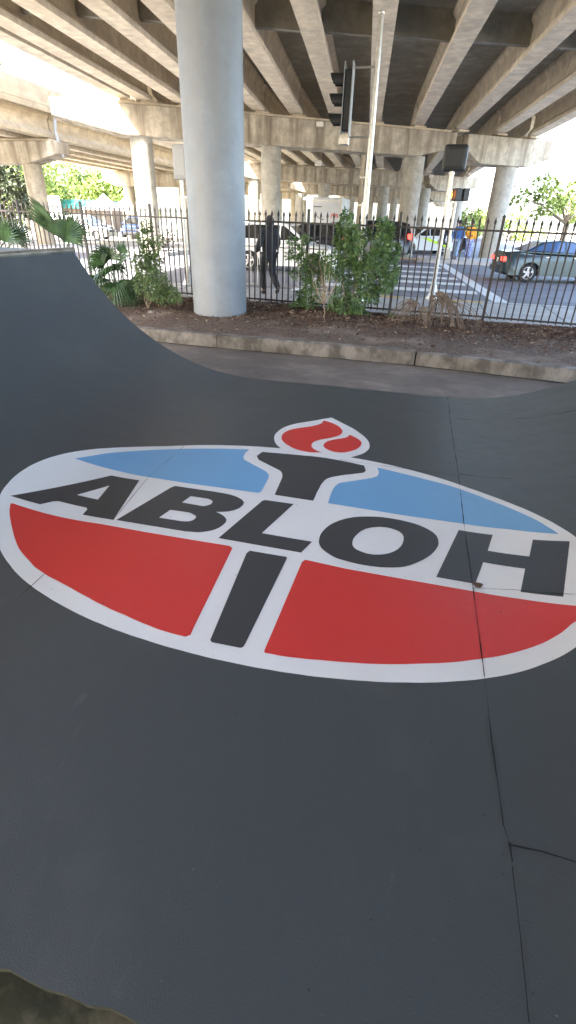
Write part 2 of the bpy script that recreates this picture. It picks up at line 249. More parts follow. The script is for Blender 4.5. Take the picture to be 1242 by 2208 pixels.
w=bpy.data.worlds.new('World'); sc.world=w; w.use_nodes=True; nt=w.node_tree
sky=nt.nodes.new('ShaderNodeTexSky'); sky.sky_type='NISHITA'; sky.sun_disc=False; sky.sun_elevation=SUN_EL
sky.sun_rotation=math.atan2(sv.x,sv.y); sky.air_density=1.; sky.dust_density=3.; sky.ozone_density=1.
bg=nt.nodes['Background']; nt.links.new(sky.outputs[0],bg.inputs[0]); bg.inputs[1].default_value=.15
sc.view_settings.view_transform='Standard'; sc.view_settings.look='None'; sc.view_settings.gamma=1; sc.view_settings.exposure=EXPO
# ------------------------------------------------------------ the ramp
ZR=-.10; XL=-1.8; XR=.53; RL=2.63; RR=2.62; YN=.334; YF=5.94
def smap(u,y,off=0.):
    if u<XL: a=(XL-u)/RL; return Vector((XL-(RL-off)*math.sin(a),y,ZR+RL-(RL-off)*math.cos(a)))
    if u>XR: a=(u-XR)/RR; return Vector((XR+(RR-off)*math.sin(a),y,ZR+RR-(RR-off)*math.cos(a)))
    return Vector((u,y,ZR+off))
AL=math.acos((RL-1.33)/RL); AR=math.acos((RR-1.33)/RR); U0=XL-RL*AL; U1=XR+RR*AR
ramp=thing('skate_ramp','black painted skate ramp with curved sides and a large oval emblem','skate ramp')
us=[]; u=U0
while u<U1: us.append(u); u+=.06
us.append(U1)
ys=[YN+(YF-YN)*i/40 for i in range(41)]
mb=MB()
def edge_y(u,y):
    if y==YN: return y+.016*noise.noise(Vector((u*7,0,0)))+.014*noise.noise(Vector((u*37,3,0)))
    return y
nU=len(us)
for off in (0,-.022):
    mb.v+= [tuple(smap(u,edge_y(u,y),off)) for y in ys for u in us]
nT=nU*len(ys)
for j in range(40):
    for i in range(nU-1):
        a=j*nU+i; mb.f.append((a,a+1,a+1+nU,a+nU)); b=a+nT; mb.f.append((b,b+nU,b+1+nU,b+1)); mb.mi+=[0,0]
for i in range(nU-1):
    a=i; mb.f.append((a,a+nT,a+1+nT,a+1)); a=40*nU+i; mb.f.append((a,a+1,a+1+nT,a+nT)); mb.mi+=[1,1]
rs=mb.build('ramp_surface',['deckblack','rot'],ramp,fixn=False,auto=.7)
zt=ZR+1.33; xl=smap(U0,0).x; xr=smap(U1,0).x
# framing ribs under the ramp
ribs=MB()
for yy in [YN+.06]+[YN+.6*k for k in range(1,9)]+[YF-.05]:
    top=[smap(U0+(U1-U0)*k/60,yy,-.024) for k in range(61)]
    bot=[Vector((p.x,yy,max(-.17,p.z-.14))) for p in top]
    A=[Vector((p.x,yy-.019,p.z)) for p in top]+[Vector((p.x,yy-.019,p.z)) for p in reversed(bot)]
    B=[p+Vector((0,.038,0)) for p in A]
    n=len(A); V=A+B; F=[(i,(i+1)%n,(i+1)%n+n,i+n) for i in range(n)]
    F+=[(i,i+1,n-2-i,n-1-i) for i in range(60)]+[(n+i,n+n-1-i,n+n-2-i,n+i+1) for i in range(60)]
    ribs.add(V,F)
ribs.build('frame_rib','ply',ramp)
for sgn,xe in ((-1,xl),(1,xr)):
    p=MB(); p.box((xe+sgn*.66,(YN+YF)/2,zt-.012),(1.24,YF-YN,.024)); p.build('platform','deckblack',ramp)
    p=MB(); p.tube([(xe+sgn*.012,YN-.02,zt+.006),(xe+sgn*.012,YF+.01,zt+.006)],.034,16); p.build('coping','coping',ramp,smooth=True)
    for yy in (YN+.1,YF-.1,(YN+YF)/2):
        for dx in (1.2,.12): p=MB(); p.box((xe+sgn*dx,yy,(zt-.18)/2-.02),(.09,.09,zt+.13)); p.build('platform_post','ply',ramp)
# painted emblem
def smoothpath(P,closed=True):
    n=len(P); out=[]
    for i in range(n):
        p0=P[i-1]; p1=P[i]; p2=P[(i+1)%n]; p3=P[(i+2)%n]
        a=Vector(p1[:2]); b=Vector(p2[:2])
        if not p1[2] and not p2[2]: out.append(a); continue
        t1=(b-Vector(p0[:2]))/2 if p1[2] else (b-a); t2=(Vector(p3[:2])-a)/2 if p2[2] else (b-a)
        d=(b-a).length; 
        for t in (t1,t2):
            if t.length>1.5*d: t*=1.5*d/t.length
        K=max(2,min(8,int(d/.03)))
        for k in range(K):
            s=k/K; h=2*s**3-3*s*s+1; out.append(a*h+b*(1-h)+t1*(s**3-2*s*s+s)+t2*(s**3-s*s))
    return out
def paintsheet(name,paths,off,m,parent,label=None):
    rings=[[Vector((p.x,p.y,0)) for p in smoothpath(P)] for P in paths]
    flat=[p for r in rings for p in r]; tr=tessellate_polygon(rings)
    for q in flat: q.x+=.0022*noise.noise(Vector((q.x*14,q.y*14,off*900))); q.y+=.0022*noise.noise(Vector((q.x*13,q.y*15,7)))
    bm=bmesh.new(); vs=[bm.verts.new(p) for p in flat]
    for t in tr:
        try: bm.faces.new([vs[i] for i in t])
        except ValueError: pass
    lo=min(p.x for p in flat); hi=max(p.x for p in flat); x=lo-lo%.06
    while x<hi:
        if x<XL+.07 or x>XR-.07:
            bmesh.ops.bisect_plane(bm,geom=bm.verts[:]+bm.edges[:]+bm.faces[:],plane_co=(x,0,0),plane_no=(1,0,0))
        x+=.06
    for v in bm.verts: v.co=smap(v.co.x,v.co.y,off)
    bm.normal_update()
    if sum(f.normal.z for f in bm.faces)<0: bmesh.ops.reverse_faces(bm,faces=bm.faces[:])
    me=bpy.data.meshes.new(name); bm.to_mesh(me); bm.free(); me.materials.append(M[m])
    o=bpy.data.objects.new(name,me); COL.objects.link(o); o.parent=parent
    if label: o['label']=label
    return o
em=paintsheet('emblem_field',LOGO['field'],.0016,'white',ramp,'white oval ground of the emblem')
paintsheet('flame_outline',LOGO['flameW'],.0019,'white',em)
for k,l in (('A','black letter A'),('B','black letter B'),('L','black letter L'),('O','black letter O'),('H','black letter H')):
    paintsheet('letter',LOGO[k],.0030,'lettblack',em,l)
paintsheet('torch_cup',LOGO['cup'],.0030,'lettblack',em); paintsheet('torch_handle',LOGO['handle'],.0030,'lettblack',em)
paintsheet('blue_panel',LOGO['blueL'],.0030,'blue',em,'left blue panel'); paintsheet('blue_panel',LOGO['blueR'],.0030,'blue',em,'right blue panel')
paintsheet('red_panel',LOGO['redL'],.0030,'red',em,'left red panel'); paintsheet('red_panel',LOGO['redR'],.0030,'red',em,'right red panel')
paintsheet('flame',LOGO['flame1'],.0033,'red',em,'large red flame'); paintsheet('flame',LOGO['flame2'],.0033,'red',em,'small red flame')
def ribbon(pts,w0,seed,parent,name='sheet_seam',m='seam',off=.0048):
    rr=random.Random(seed); P=[]; 
    for a,b in zip(pts[:-1],pts[1:]):
        K=max(2,int(math.dist(a[:2],b[:2])/.025))
        for k in range(K): P.append(Vector((a[0]+(b[0]-a[0])*k/K,a[1]+(b[1]-a[1])*k/K)))
    P.append(Vector(pts[-1][:2])); V=[]
    for i,p in enumerate(P):
        d=(P[min(i+1,len(P)-1)]-P[max(i-1,0)]).normalized(); nrm=Vector((-d.y,d.x))
        w=w0*max(.12,.55+1.3*noise.noise(Vector((i*.16,seed,0)))+.25*rr.random()); c=p+nrm*.0009*noise.noise(Vector((i*.5,seed+5,0)))
        V+= [smap(*(c+nrm*w/2),off),smap(*(c-nrm*w/2),off)]
    mb=MB(); mb.add(V,[(2*i,2*i+2,2*i+3,2*i+1) for i in range(len(P)-1)]); return mb.build(name,m,parent,fixn=False)
for i,S in enumerate(SEAMS):
    ribbon(S,(.005,.005,.006,.0042,.0075,.0065,.0075,.0035,.003,.0040,.0045,.0045)[i],i*3.1,rs)
ribbon([(.543,1.003,0),(.5445,.945,0)],.011,77,rs)
# chipped corner of the H and screw dents
ch=MB(); c=Vector((.556,2.372)); V=[smap(c.x,c.y,.005)]+[smap(c.x+.026*math.cos(a)*(1+.3*math.sin(3*a)),c.y+.030*math.sin(a)*(1+.25*math.cos(2*a)),.0051) for a in [k*.52 for k in range(12)]]
ch.add(V,[(0,1+k,1+(k+1)%12) for k in range(12)]); ch.build('chipped_patch','chip',rs,fixn=False)
sw=MB()
for i,(a,b) in enumerate(SCREWS):
    r=.0026+.0018*R_.random(); n=9
    V=[smap(a,b,.0055)]+[smap(a+r*math.cos(k*2*PI/n),b+r*math.sin(k*2*PI/n),.0037) for k in range(n)]
    sw.add(V,[(0,1+k,1+(k+1)%n) for k in range(n)])
o=sw.build('screw_head','screw',rs,fixn=False); o['kind']='stuff'
# paint drips / grit on the surface: tiny raised crumbs
gr=MB(); 
for i in range(240):
    a=R_.uniform(-2.2,1.5); b=R_.uniform(.4,5.6); r=R_.uniform(.0015,.004); c=smap(a,b,.004)
    ang=R_.random()*6; V=[c+Vector((r*math.cos(ang+k*2.1),r*math.sin(ang+k*2.1),0)) for k in range(3)]+[c+Vector((0,0,r*1.1))]
    gr.add(V,[(0,1,3),(1,2,3),(2,0,3)])
o=gr.build('paint_grit','deckblack',rs,fixn=False); o['kind']='stuff'
# ------------------------------------------------------------ ground
g=MB(); g.add([(-900,-900,-.30),(900,-900,-.30),(900,900,-.30),(-900,900,-.30)],[(0,1,2,3)]); struct(g.build('ground','grass',fixn=False))
s_=MB(); s_.box((0,-4,-.23),(60,23.6,.10)); struct(s_.build('park_floor','slab'))
kp=[(-40,10.6),(-8,8.02),(-3.29,7.73),(.11,7.665),(2.19,7.38),(8,6.85),(40,4)]
def kline(x,P=kp):
    for a,b in zip(P[:-1],P[1:]):
        if a[0]<=x<=b[0]: return a[1]+(b[1]-a[1])*(x-a[0])/(b[0]-a[0])
# extra floor strip up to kerb on the left side
# mossy slab by the near edge of the ramp
ms=MB(); nx=60; 
for j in range(13):
    for i in range(nx+1):
        x=-3+6*i/nx; y=-.35+j*.078+.02*noise.noise(Vector((x*4,j,0)))
        z=-.165+.022*noise.noise(Vector((x*5,y*9,0)))+.01*noise.noise(Vector((x*23,y*23,4)))+(0 if j<12 else -.02)
        ms.v.append((x,y,z))
ms.f=[(j*(nx+1)+i,j*(nx+1)+i+1,(j+1)*(nx+1)+i+1,(j+1)*(nx+1)+i) for j in range(12) for i in range(nx)]; ms.mi=[0]*len(ms.f)
struct(ms.build('mossy_path','moss',smooth=True,fixn=False))
# kerb pieces (things)
kg='concrete kerb pieces edging the planting bed'
def kerbpiece(xa,xb,h,label):
    a=Vector((xa,kline(xa),0)); b=Vector((xb,kline(xb),0)); d=(b-a).normalized(); n=Vector((-d.y,d.x,0)); L=(b-a).length; K=max(2,int(L/.12))
    prof=[(0,-.28),(.006,-.03),(.012,-.012),(.03,.0),(.15,.002),(.165,-.01),(.17,-.28)]
    mb=MB(); rings=[]
    for i in range(K+1):
        p=a+d*(.006+(L-.012)*i/K); nz=noise.noise(Vector((p.x*3,p.y,0)))
        e=.004 if i in (0,K) else 0
        rings.append([p+n*(q+e+.006*noise.noise(Vector((p.x*6,k*3.3,1))))+Vector((0,0,h+z-e+.004*nz)) for k,(q,z) in enumerate(prof)])
    mb.layers(rings); o=mb.build('kerb','kerb',auto=.7); tag(o,label,'kerb',kg)
kerbpiece(-8.,-3.0,.015,'long stained kerb piece running behind the left curve of the ramp')
kerbpiece(-3.0,.10,.02,'middle stained kerb piece in front of the bare twig bush, ending at the open joint')
kerbpiece(.11,6.,.0,'brownish kerb piece right of the open joint')
kerbpiece(-14,-8.01,.015,'far left kerb piece mostly hidden behind the ramp platform')
gd=MB(); xg=[-9+.05*i for i in range(300)]  # uneven dark strip along the foot of the kerb
for i,x in enumerate(xg):
    y=kline(x); w_=.012+.03*max(0,noise.noise(Vector((x*1.7,0,0)))+.35)+.010*noise.noise(Vector((x*13,1,0)))
    gd.v+=[(x,y+.02,-.1755),(x,y-w_,-.1755)]
gd.f=[(2*i,2*i+1,2*i+3,2*i+2) for i in range(len(xg)-1)]; gd.mi=[0]*len(gd.f); struct(gd.build('kerb_foot_strip','rot'))
def fline(x): return 11.15-.1*x
# planting bed
bed=MB(); NX=120; NY=24
def bedz(x,y): return -.005+.035*noise.noise(Vector((x*.9,y*1.1,0)))+.012*noise.noise(Vector((x*5,y*5,2)))
for j in range(NY+1):
    for i in range(NX+1):
        x=-14+22*i/NX; y0=kline(x)+.168; y1=fline(x)+.02; t=j/NY; y=y0+(y1-y0)*t
        z=bedz(x,y)*min(1,t*6+.1)*min(1,(1-t)*8+.1)+.02*math.sin(PI*t)-.008
        bed.v.append((x,y,z))
bed.f=[(j*(NX+1)+i,j*(NX+1)+i+1,(j+1)*(NX+1)+i+1,(j+1)*(NX+1)+i) for j in range(NY) for i in range(NX)]; bed.mi=[0]*len(bed.f)
struct(bed.build('planting_bed','soil',smooth=True,fixn=False))
def litter(name,n,m,szr,seed,label,dens):
    r=random.Random(seed); mb=MB()
    for i in range(n):
        x=r.uniform(-7.5,4.5); t=dens(r); y0=kline(x)+.17; y=y0+(fline(x)-y0)*t
        sz=r.uniform(*szr); a=r.uniform(0,6.28); l=sz; w=sz*r.uniform(.25,.6)
        c=Vector((x,y,bedz(x,y)+.022+r.random()*.012)); rot=Matrix.Rotation(a,3,'Z')@Matrix.Rotation(r.uniform(-.6,.6),3,'X')@Matrix.Rotation(r.uniform(-.5,.5),3,'Y')
        V=[c+rot@Vector(p) for p in ((-l/2,0,0),(-l*.1,w/2,.004),(l/2,0,.002),(-l*.05,-w/2,.004))]
        mb.add(V,[(0,1,2,3)] if r.random()<.5 else [(0,1,2),(0,2,3)])
    o=mb.build(name,m,fixn=False); tag(o,label,'litter',kind='stuff')
litter('bark_mulch',26000,'chip',(.02,.085),3,'dark bark chips spread over the planting bed',lambda r:1-abs(r.gauss(0,.34))%1)
litter('leaf_litter',4200,'dryleaf',(.025,.085),5,'pale dry leaves and twigs lying on the mulch',lambda r:1-abs(r.gauss(0,.33))%1)
# a few stones, one pale leaf cluster
for i,(x,y,s) in enumerate(((-5.45,9.6,.05),(-4.95,9.35,.075),(-.75,8.35,.035),(.35,8.2,.04),(.15,8.25,.03))):
    mb=MB(); V=[];
    for k in range(5):
        ph=PI*k/4
        for q in range(8): a=q*PI/4; rr=s*(1+.25*noise.noise(Vector((a,ph,i)))); V.append(Vector((x+rr*math.sin(ph)*math.cos(a),y+rr*.7*math.sin(ph)*math.sin(a),bedz(x,y)+.02+rr*.5*math.cos(ph))))
    F=[(k*8+q,k*8+(q+1)%8,(k+1)*8+(q+1)%8,(k+1)*8+q) for k in range(4) for q in range(8)]
    mb.add(V,F); o=mb.build('stone','kerb' if i<2 else 'chip'); tag(o,['small pale stone on the mulch below the slim branching shrub','larger flat pale stone on the mulch left of the blue-grey pillar','dark clod on the bare soil close to the kerb in front of the twig bush','dark clod in front of the dead palm frond, the right one of two','small dark clod beside a bigger one in front of the dead palm frond'][i],'stone','stones and clods on the planting bed')
# sidewalk, road, far side
sw=MB(); yk=14.25
V=[]; F=[]
xs=[-60+120*i/60 for i in range(61)]
V=[(x,fline(x)+.0 if -20<x<12 else fline(max(-20,min(12,x))),.0) for x in xs]+[(x,yk,0.) for x in xs]+[(x,yk+.02,-.21) for x in xs]
F=[(i,i+1,i+62,i+61) for i in range(60)]+[(61+i,62+i,123+i,122+i) for i in range(60)]
sw.add(V,F); struct(sw.build('sidewalk','sidewalk',fixn=False))
jn=MB()
for k in range(-12,8): 
    x=k*1.5; jn.box((x,(fline(x)+yk)/2+.02,.0025),(.014,yk-fline(x)-.1,.003))
jn.box((-4,13.9,.0035),(60,.014,.003)); struct(jn.build('sidewalk_joint','seam'))
st=MB()
for x0 in [k*1.0 for k in range(-14,10)]: st.box((x0+.5,fline(x0+.5)-.01,-.06),(.995,.12,.16),rz=math.atan(-.1))
o=st.build('fence_footing','sidewalk'); tag(o,'low pale concrete strip under the iron fence','footing')
rd=MB(); rd.add([(-120,yk,-.20),(120,yk,-.20),(120,34.0,-.20),(-120,34.0,-.20)],[(0,1,2,3)]); struct(rd.build('road','asphalt',fixn=False))
rd=MB(); rd.add([(-14,34.0,-.2),(60,34,-.2),(60,120,-.2),(-14,120,-.2)],[(0,1,2,3)]); struct(rd.build('parking_area','asphalt',fixn=False))
fs=MB(); fs.box((-57,28.6,-.15),(88,3.4,.30)); fs.box((3.4,33.2,-.15),(7.4,3.2,.30)); struct(fs.build('far_pavement','sidewalk',bevel=.03))
mk=MB(); mk.cur=0
def stripe(x0,y0,x1,y1,w):
    a=Vector((x0,y0)); b=Vector((x1,y1)); d=(b-a).normalized(); n=Vector((-d.y,d.x))*w/2
    mk.add([(*(a+n),-.196),(*(a-n),-.196),(*(b-n),-.196),(*(b+n),-.196)],[(0,1,2,3)])
for yy in (18.05,20.5,22.6,25.1,28.2): 
    xr_=2.28-(yy-15.6)*.083-.25; stripe(-3.4,yy,xr_,yy-.02,.86)
stripe(2.38,15.0,1.05,31.5,.42); stripe(-3.6,15,-3.6,31.5,.3)
for k in range(12): stripe(-40+k*3.1,21.6,-40+k*3.1+2.6,21.6,.11)
stripe(4.5,16.6,9,16.9,.5)
stripe(-60,15.1,-4.2,15.1,.1); 
struct(mk.build('road_marking','roadpaint',fixn=False))
tp=MB(); tp.box((-.7,31.0,.004),(1.6,1.0,.008)); tp.box((1.15,14.0,.004),(.9,.28,.008)); tp.box((-.9,14.0,.004),(1.,.28,.008)); struct(tp.build('tactile_paving','tactile'))
# ------------------------------------------------------------ main overpass
GD=Vector((-.1035,1,0)).normalized()
def gx(off,y): return off-.1035*(y-30)
capA=math.atan(.593); CD=Vector((math.cos(capA),math.sin(capA),0))
ov=thing('highway_overpass','wide main highway overpass on concrete girders above the ramp, fence and crossing','overpass')
ZB=6.25; GH=1.15
def capy(x,k): return 35.78+.593*x+27.5*(k)+ (.0 if k<1 else 0)
def ibeam(mb,a,b,w,h):   # a,b bottom centre points
    d=(b-a).normalized(); n=Vector((-d.y,d.x,0))
    prof=[(-w/2,0),(w/2,0),(w/2,.16),(.11,.36),(.11,h-.26),(w/2-.08,h-.12),(w/2-.08,h+.02),(-w/2+.08,h+.02),(-w/2+.08,h-.12),(-.11,h-.26),(-.11,.36),(-w/2,.16)]
    mb.layers([[p-n*q+Vector((0,0,z)) for q,z in prof] for p in (a,b)])
def line_y(off,k):   # y where girder with offset meets cap k
    return (35.78+.593*(off+3.105)+27.5*k)/(1+.593*.1035)
goffs=[-14.80,-13.92,-12.33,-10.55,-8.93,-7.15,-5.16,-3.13,-.79,1.70,4.03,6.15]
for k in range(-2,4):
    for i,o_ in enumerate(goffs):
        sh=0 if k<=0 else .035*k*k*27.5/8
        y0=line_y(o_,k-1)+.35; y1=line_y(o_,k)-.35
        if k==-2: y0=-92  # girders lengthened unseen behind the camera to hold back light
        c0=0 if k<=0 else .9*(k-1)**2; c1=0 if k<=0 else .9*k*k
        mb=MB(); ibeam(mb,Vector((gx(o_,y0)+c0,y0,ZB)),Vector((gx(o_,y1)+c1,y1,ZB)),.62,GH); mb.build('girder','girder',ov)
def curve_x(y): 
    t=max(0,(y-36)/27.5); return .9*t*t
# deck slab, follows the curve
mb=MB(); rings=[]
ysl=[-94,-40,-20,0,20,36,50,64,78,92,118]  # deck drawn out unseen behind the camera for its shade
for y in ysl:
    l=gx(-15.75,y)+curve_x(y); r=gx(7.15,y)+curve_x(y)
    rings.append([Vector(p) for p in ((l,y,ZB+GH+.0),(r,y,ZB+GH+.0),(r,y,ZB+GH+.24),(l,y,ZB+GH+.24))])
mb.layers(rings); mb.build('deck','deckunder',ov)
for s in (0,1):
    mb=MB(); rings=[]
    for y in ysl:
        e=(gx(-15.75,y) if s==0 else gx(7.15,y)-.35)+curve_x(y)
        rings.append([Vector(p) for p in ((e-.004,y,ZB+GH-.05) if s==0 else (e+.3,y,ZB+GH-.05),(e+.354,y,ZB+GH-.05) if s else (e+.05,y,ZB+GH-.05),(e+.354,y,ZB+GH+1.05),(e-.004,y,ZB+GH+1.05))])
    mb.layers(rings); mb.build('parapet','fasc',ov)
# diaphragms between girders
for ln in (lambda x:21.85+.333*x, lambda x:4.5+.333*x):
    for a,b in zip(goffs[:-1],goffs[1:]):
        xa=a; y=ln(a-.1035*(ln(a)-30)); ya=y; ya=ln(gx(a,ya)); yb=ln(gx(b,ln(gx(b,25))))
        pa=Vector((gx(a,ya)+.12,ya,0)); pb=Vector((gx(b,yb)-.12,yb,0)); d=pb-pa
        mb=MB(); mb.box(((pa.x+pb.x)/2,(pa.y+pb.y)/2,ZB+.42+.38),(d.length,.22,.76),rz=math.atan2(d.y,d.x)); mb.build('diaphragm','deckunder',ov)
def cap(name,pts,z0,z1,wd,parent,taperL=0,taperR=0,m='cap',label=None):
    """beam along local x from pts[0] to pts[1]; undersides taper at the ends"""
    a=Vector((*pts[0],0)); b=Vector((*pts[1],0)); d=b-a; L=d.length
    prof=[(0,z1),(L,z1)]
    if taperR: prof+=[(L,z0+(z1-z0)*.45),(L-taperR,z0)]
    else: prof+=[(L,z0)]
    if taperL: prof+=[(taperL,z0),(0,z0+(z1-z0)*.45)]
    else: prof+=[(0,z0)]
    mb=MB(); mb.layers([[Vector((x,s*wd/2,z)) for x,z in prof] for s in (-1,1)])
    o=mb.build(name,m,parent,loc=a,rz=math.atan2(d.y,d.x),bevel=.04)
    if label: o['label']=label
    # lip along the top and bearing pads
    return o
def P_(x,k): return (x+(0 if k<1 else .9*k*k)+(-2.85*k if k else 0),35.78+.593*x+27.5*k-(2.85*.593*k*0))
def colm(x,y,r,z1,parent,m='column',label=None,z0=-.3):
    mb=MB(); n=40; mb.lathe([(r,z0),(r,.9),(r,2.2),(r,z1)],(0,0,0),n); o=mb.build('column',m,parent,loc=(x,y,0),auto=.9)
    if label: o['label']=label
    return o
for k in range(0,4):
    sx=(0 if k<1 else .9*k*k)-2.85*k
    f=lambda x:(x+sx,35.78+.593*x+27.5*k)
    cap('pier_cap',(f(-17.4),f(.55)),4.87,6.05,1.35,ov,taperL=3.0,taperR=2.2)
    cap('pier_cap',(f(-16.9),f(.3)),6.055,6.16,1.1,ov,m='girder')
    cap('pier_cap',(f(1.15),f(6.6)),4.72,6.05,1.5,ov,taperL=1.0,taperR=2.0,label='short hammerhead pier cap at the right edge of the overpass' if k==0 else None)
    for o_ in goffs:
        y=(35.78+.593*(o_+3.105)+27.5*k)/(1+.593*.1035); x=gx(o_,y)+(0 if k<1 else .9*k*k)
        mb=MB(); mb.box((x,y,6.20),(.7,.75,.10),rz=capA); mb.build('bearing_pad','girder',ov)
    if k==0:
        for x,r in ((-14.1,.53),(-8.47,.52),(-1.23,.56),(4.1,.60)): colm(f(x)[0],f(x)[1],r,4.9,ov)
    else:
        for px in ({1:(548,697,826,915,990),2:(600,645,757,850),3:(655,710,800)}[k]):
            d=Rm@ray(px,430); m_=d.x/d.y; y=(35.78+27.5*k-.593*sx)/(1-.593*m_); colm(m_*y,y,.55,4.9,ov)
            if px==697 and k==1: SIGNP=Vector((m_*y,y-.6,0))
# near pier: painted pillar
colm(-3.74,9.9,.515,5.45,ov,'pillar','tall smooth blue-grey painted pillar standing in the planting bed')
cap('pier_cap',((-6.4,8.2),(-1.6,11.05)),5.4,6.05,1.3,ov,taperL=1.,taperR=1.); cap('pier_cap',((-6.2,8.32),(-1.8,10.93)),6.055,6.16,1.1,ov,m='girder')
for x in (-3.5,7.5):  # unseen columns and caps added under the lengthened shading deck
    colm(x,-16,.525,5.45,ov)
cap('pier_cap',((-14,-22),(9.5,-13)),4.9,6.05,1.3,ov,taperL=1.,taperR=1.)
for x in (-5,8):
    colm(x,-50,.525,5.0,ov)
cap('pier_cap',((-9,-52),(14,-46)),4.9,6.05,1.3,ov,taperL=1.,taperR=1.)
# chamfered collar rings / conduit
mb=MB(); mb.tube([(-4.28,10.14,-.02),(-4.28,10.14,5.4)],.028,8)
for z in (.9,2.2,3.4): mb.box((-4.25,10.12,z),(.12,.08,.03))
mb.build('conduit','bollardgrey',ov)
# utility boxes and lights on the caps
def onray(u,v,y):
    d=Rm@ray(u,v); t=y/d.y; return Vector((d.x*t,y,CZ+d.z*t))
for (u,v,y,s) in ((687,352,48,.55),(751,395,72,.6),(690,268,31.2,.34),(930,380,60,.4),(927,408,80,.5)):
    p=onray(u,v,y); mb=MB(); mb.box(p,(s,.3,s*.62)); l=mb.build('wall_lamp','lamp',ov,bevel=.03)
# ------------------------------------------------------------ left viaduct
lv=thing('side_viaduct','separate elevated road on the left with a bright parapet and stained pier caps','viaduct')
segs=[(-90,8.85),(8.95,28.9),(29.0,49.15),(49.25,69.25),(69.35,92.2),(92.3,120)]
def zl(y): return 0 if y<50 else (y-50)*.016
def lx(y): return 0 if y<30 else -.0*(y-30)
for a,b in segs:
    for i,x in enumerate((-20.25,-22.1,-24.0,-25.9,-27.8)):
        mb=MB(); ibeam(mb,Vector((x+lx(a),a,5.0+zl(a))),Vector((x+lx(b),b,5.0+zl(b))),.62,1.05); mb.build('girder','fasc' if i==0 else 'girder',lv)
    mb=MB(); mb.layers([[Vector((-28.6,y,6.05+z)),Vector((-19.75,y,6.05+z)),Vector((-19.75,y,6.3+z)),Vector((-28.6,y,6.3+z))] for y,z in ((a,zl(a)),(b,zl(b)))]); mb.build('deck','fasc',lv)
    for x in (-19.9,-28.5):
        mb=MB(); mb.layers([[Vector((x-.15,y,6.31+z)),Vector((x+.154,y,6.31+z)),Vector((x+.10,y,7.1+z)),Vector((x-.1,y,7.1+z))] for y,z in ((a,zl(a)),(b,zl(b)))]); mb.build('parapet','fasc',lv)
        mb=MB(); mb.tube([(x,a,7.42+zl(a)),(x,b,7.42+zl(b))],.05,6)
        yy=a+.5
        while yy<b: mb.box((x,yy,7.25+zl(yy)),(.12,.18,.32)); yy+=2.4
        mb.build('barrier_rail','galv',lv)
for y in (8.9,28.95,49.2,69.3,92.3):
    z=zl(y)
    cap('pier_cap',((-29.2,y),(-19.5,y)),3.85+z,4.86+z,1.2,lv,taperL=1.2,taperR=2.0); cap('pier_cap',((-28.9,y),(-19.9,y)),4.865+z,4.97+z,.9,lv,m='girder')
    for x in (-21.6,-27.0): colm(x,y,.50,3.9+z,lv,'cap')
for y in (28.9,49.2): mb=MB(); mb.tube([(-19.6,y,6.4),(-19.62,y,6.0),(-19.75,y,5.3),(-19.55,y,4.2)],.08,8); mb.build('drain_pipe','bollardgrey',lv)
# ------------------------------------------------------------ fence
fe=thing('iron_fence','black iron picket fence with spear tips between the planting bed and the sidewalk','fence',loc=(0,0,0))
FA=math.atan(-.1)
def fz(x): return 1.785-.006*(x+1)
mb0=MB(); h=1.0
def pick_mesh():
    mb=MB(); w=.0085
    mb.box((0,0,.83),(.024,.024,1.56),rz=0)
    z=1.61
    V=[(-.012,-.012,z),(.012,-.012,z),(.012,.012,z),(-.012,.012,z),(-.024,-.010,z+.035),(.024,-.010,z+.035),(.024,.010,z+.035),(-.024,.010,z+.035),(0,0,z+.115)]
    mb.add(V,[(0,1,5,4),(1,2,6,5),(2,3,7,6),(3,0,4,7),(4,5,8),(5,6,8),(6,7,8),(7,4,8),(3,2,1,0)])
    return mb
pk=None; sp=1.83/14; rest=MB()
xs_=[]
for k in range(-125,48):
    xk=1.32+k*sp
    if k%14==0: continue
    xs_.append(xk)
for xk in xs_:
    s=fz(xk)/1.725
    if -7.6<xk<4.35:
        if pk is None: o=pk=pick_mesh().build('picket','iron',fe)
        else: o=pk.copy(); COL.objects.link(o)
        o.location=(xk,fline(xk),0); o.rotation_euler=(R_.uniform(-.006,.006),R_.uniform(-.006,.006),FA); o.scale=(1,1,s)
    else:
        b=pick_mesh(); rest.add([(v[0]+xk,v[1]+fline(xk),v[2]*s) for v in b.v],b.f)
o=rest.build('picket','iron',fe); o['kind']='stuff'
x=1.32-1.83*9
while x<8:
    mb=MB(); t=fz(x)+.0
    mb.box((0,0,t/2),(.05,.05,t)); mb.box((0,0,t+.01),(.062,.062,.02)); mb.layers([[Vector((a*.02,b*.02,t+.02)) for a,b in ((-1,-1),(1,-1),(1,1),(-1,1))],[Vector((a*.002,b*.002,t+.045)) for a,b in ((-1,-1),(1,-1),(1,1),(-1,1))]])
    mb.build('post','iron',fe,loc=(x,fline(x),0),rz=FA)
    for zr,nm in ((.085,'lower'),(None,'upper')):
        x2=x+1.83; a=Vector((x+.026,fline(x),zr or fz(x)-.215)); b=Vector((x2-.026,fline(x2),zr or fz(x2)-.215)); d=b-a
        r=MB(); r.box((0,0,0),(d.length,.03,.034)); q=r.build('rail','iron',fe,loc=(a+b)/2,rz=FA); q.rotation_euler=(0,-math.atan2(d.z,math.hypot(d.x,d.y)),FA)
    x+=1.83
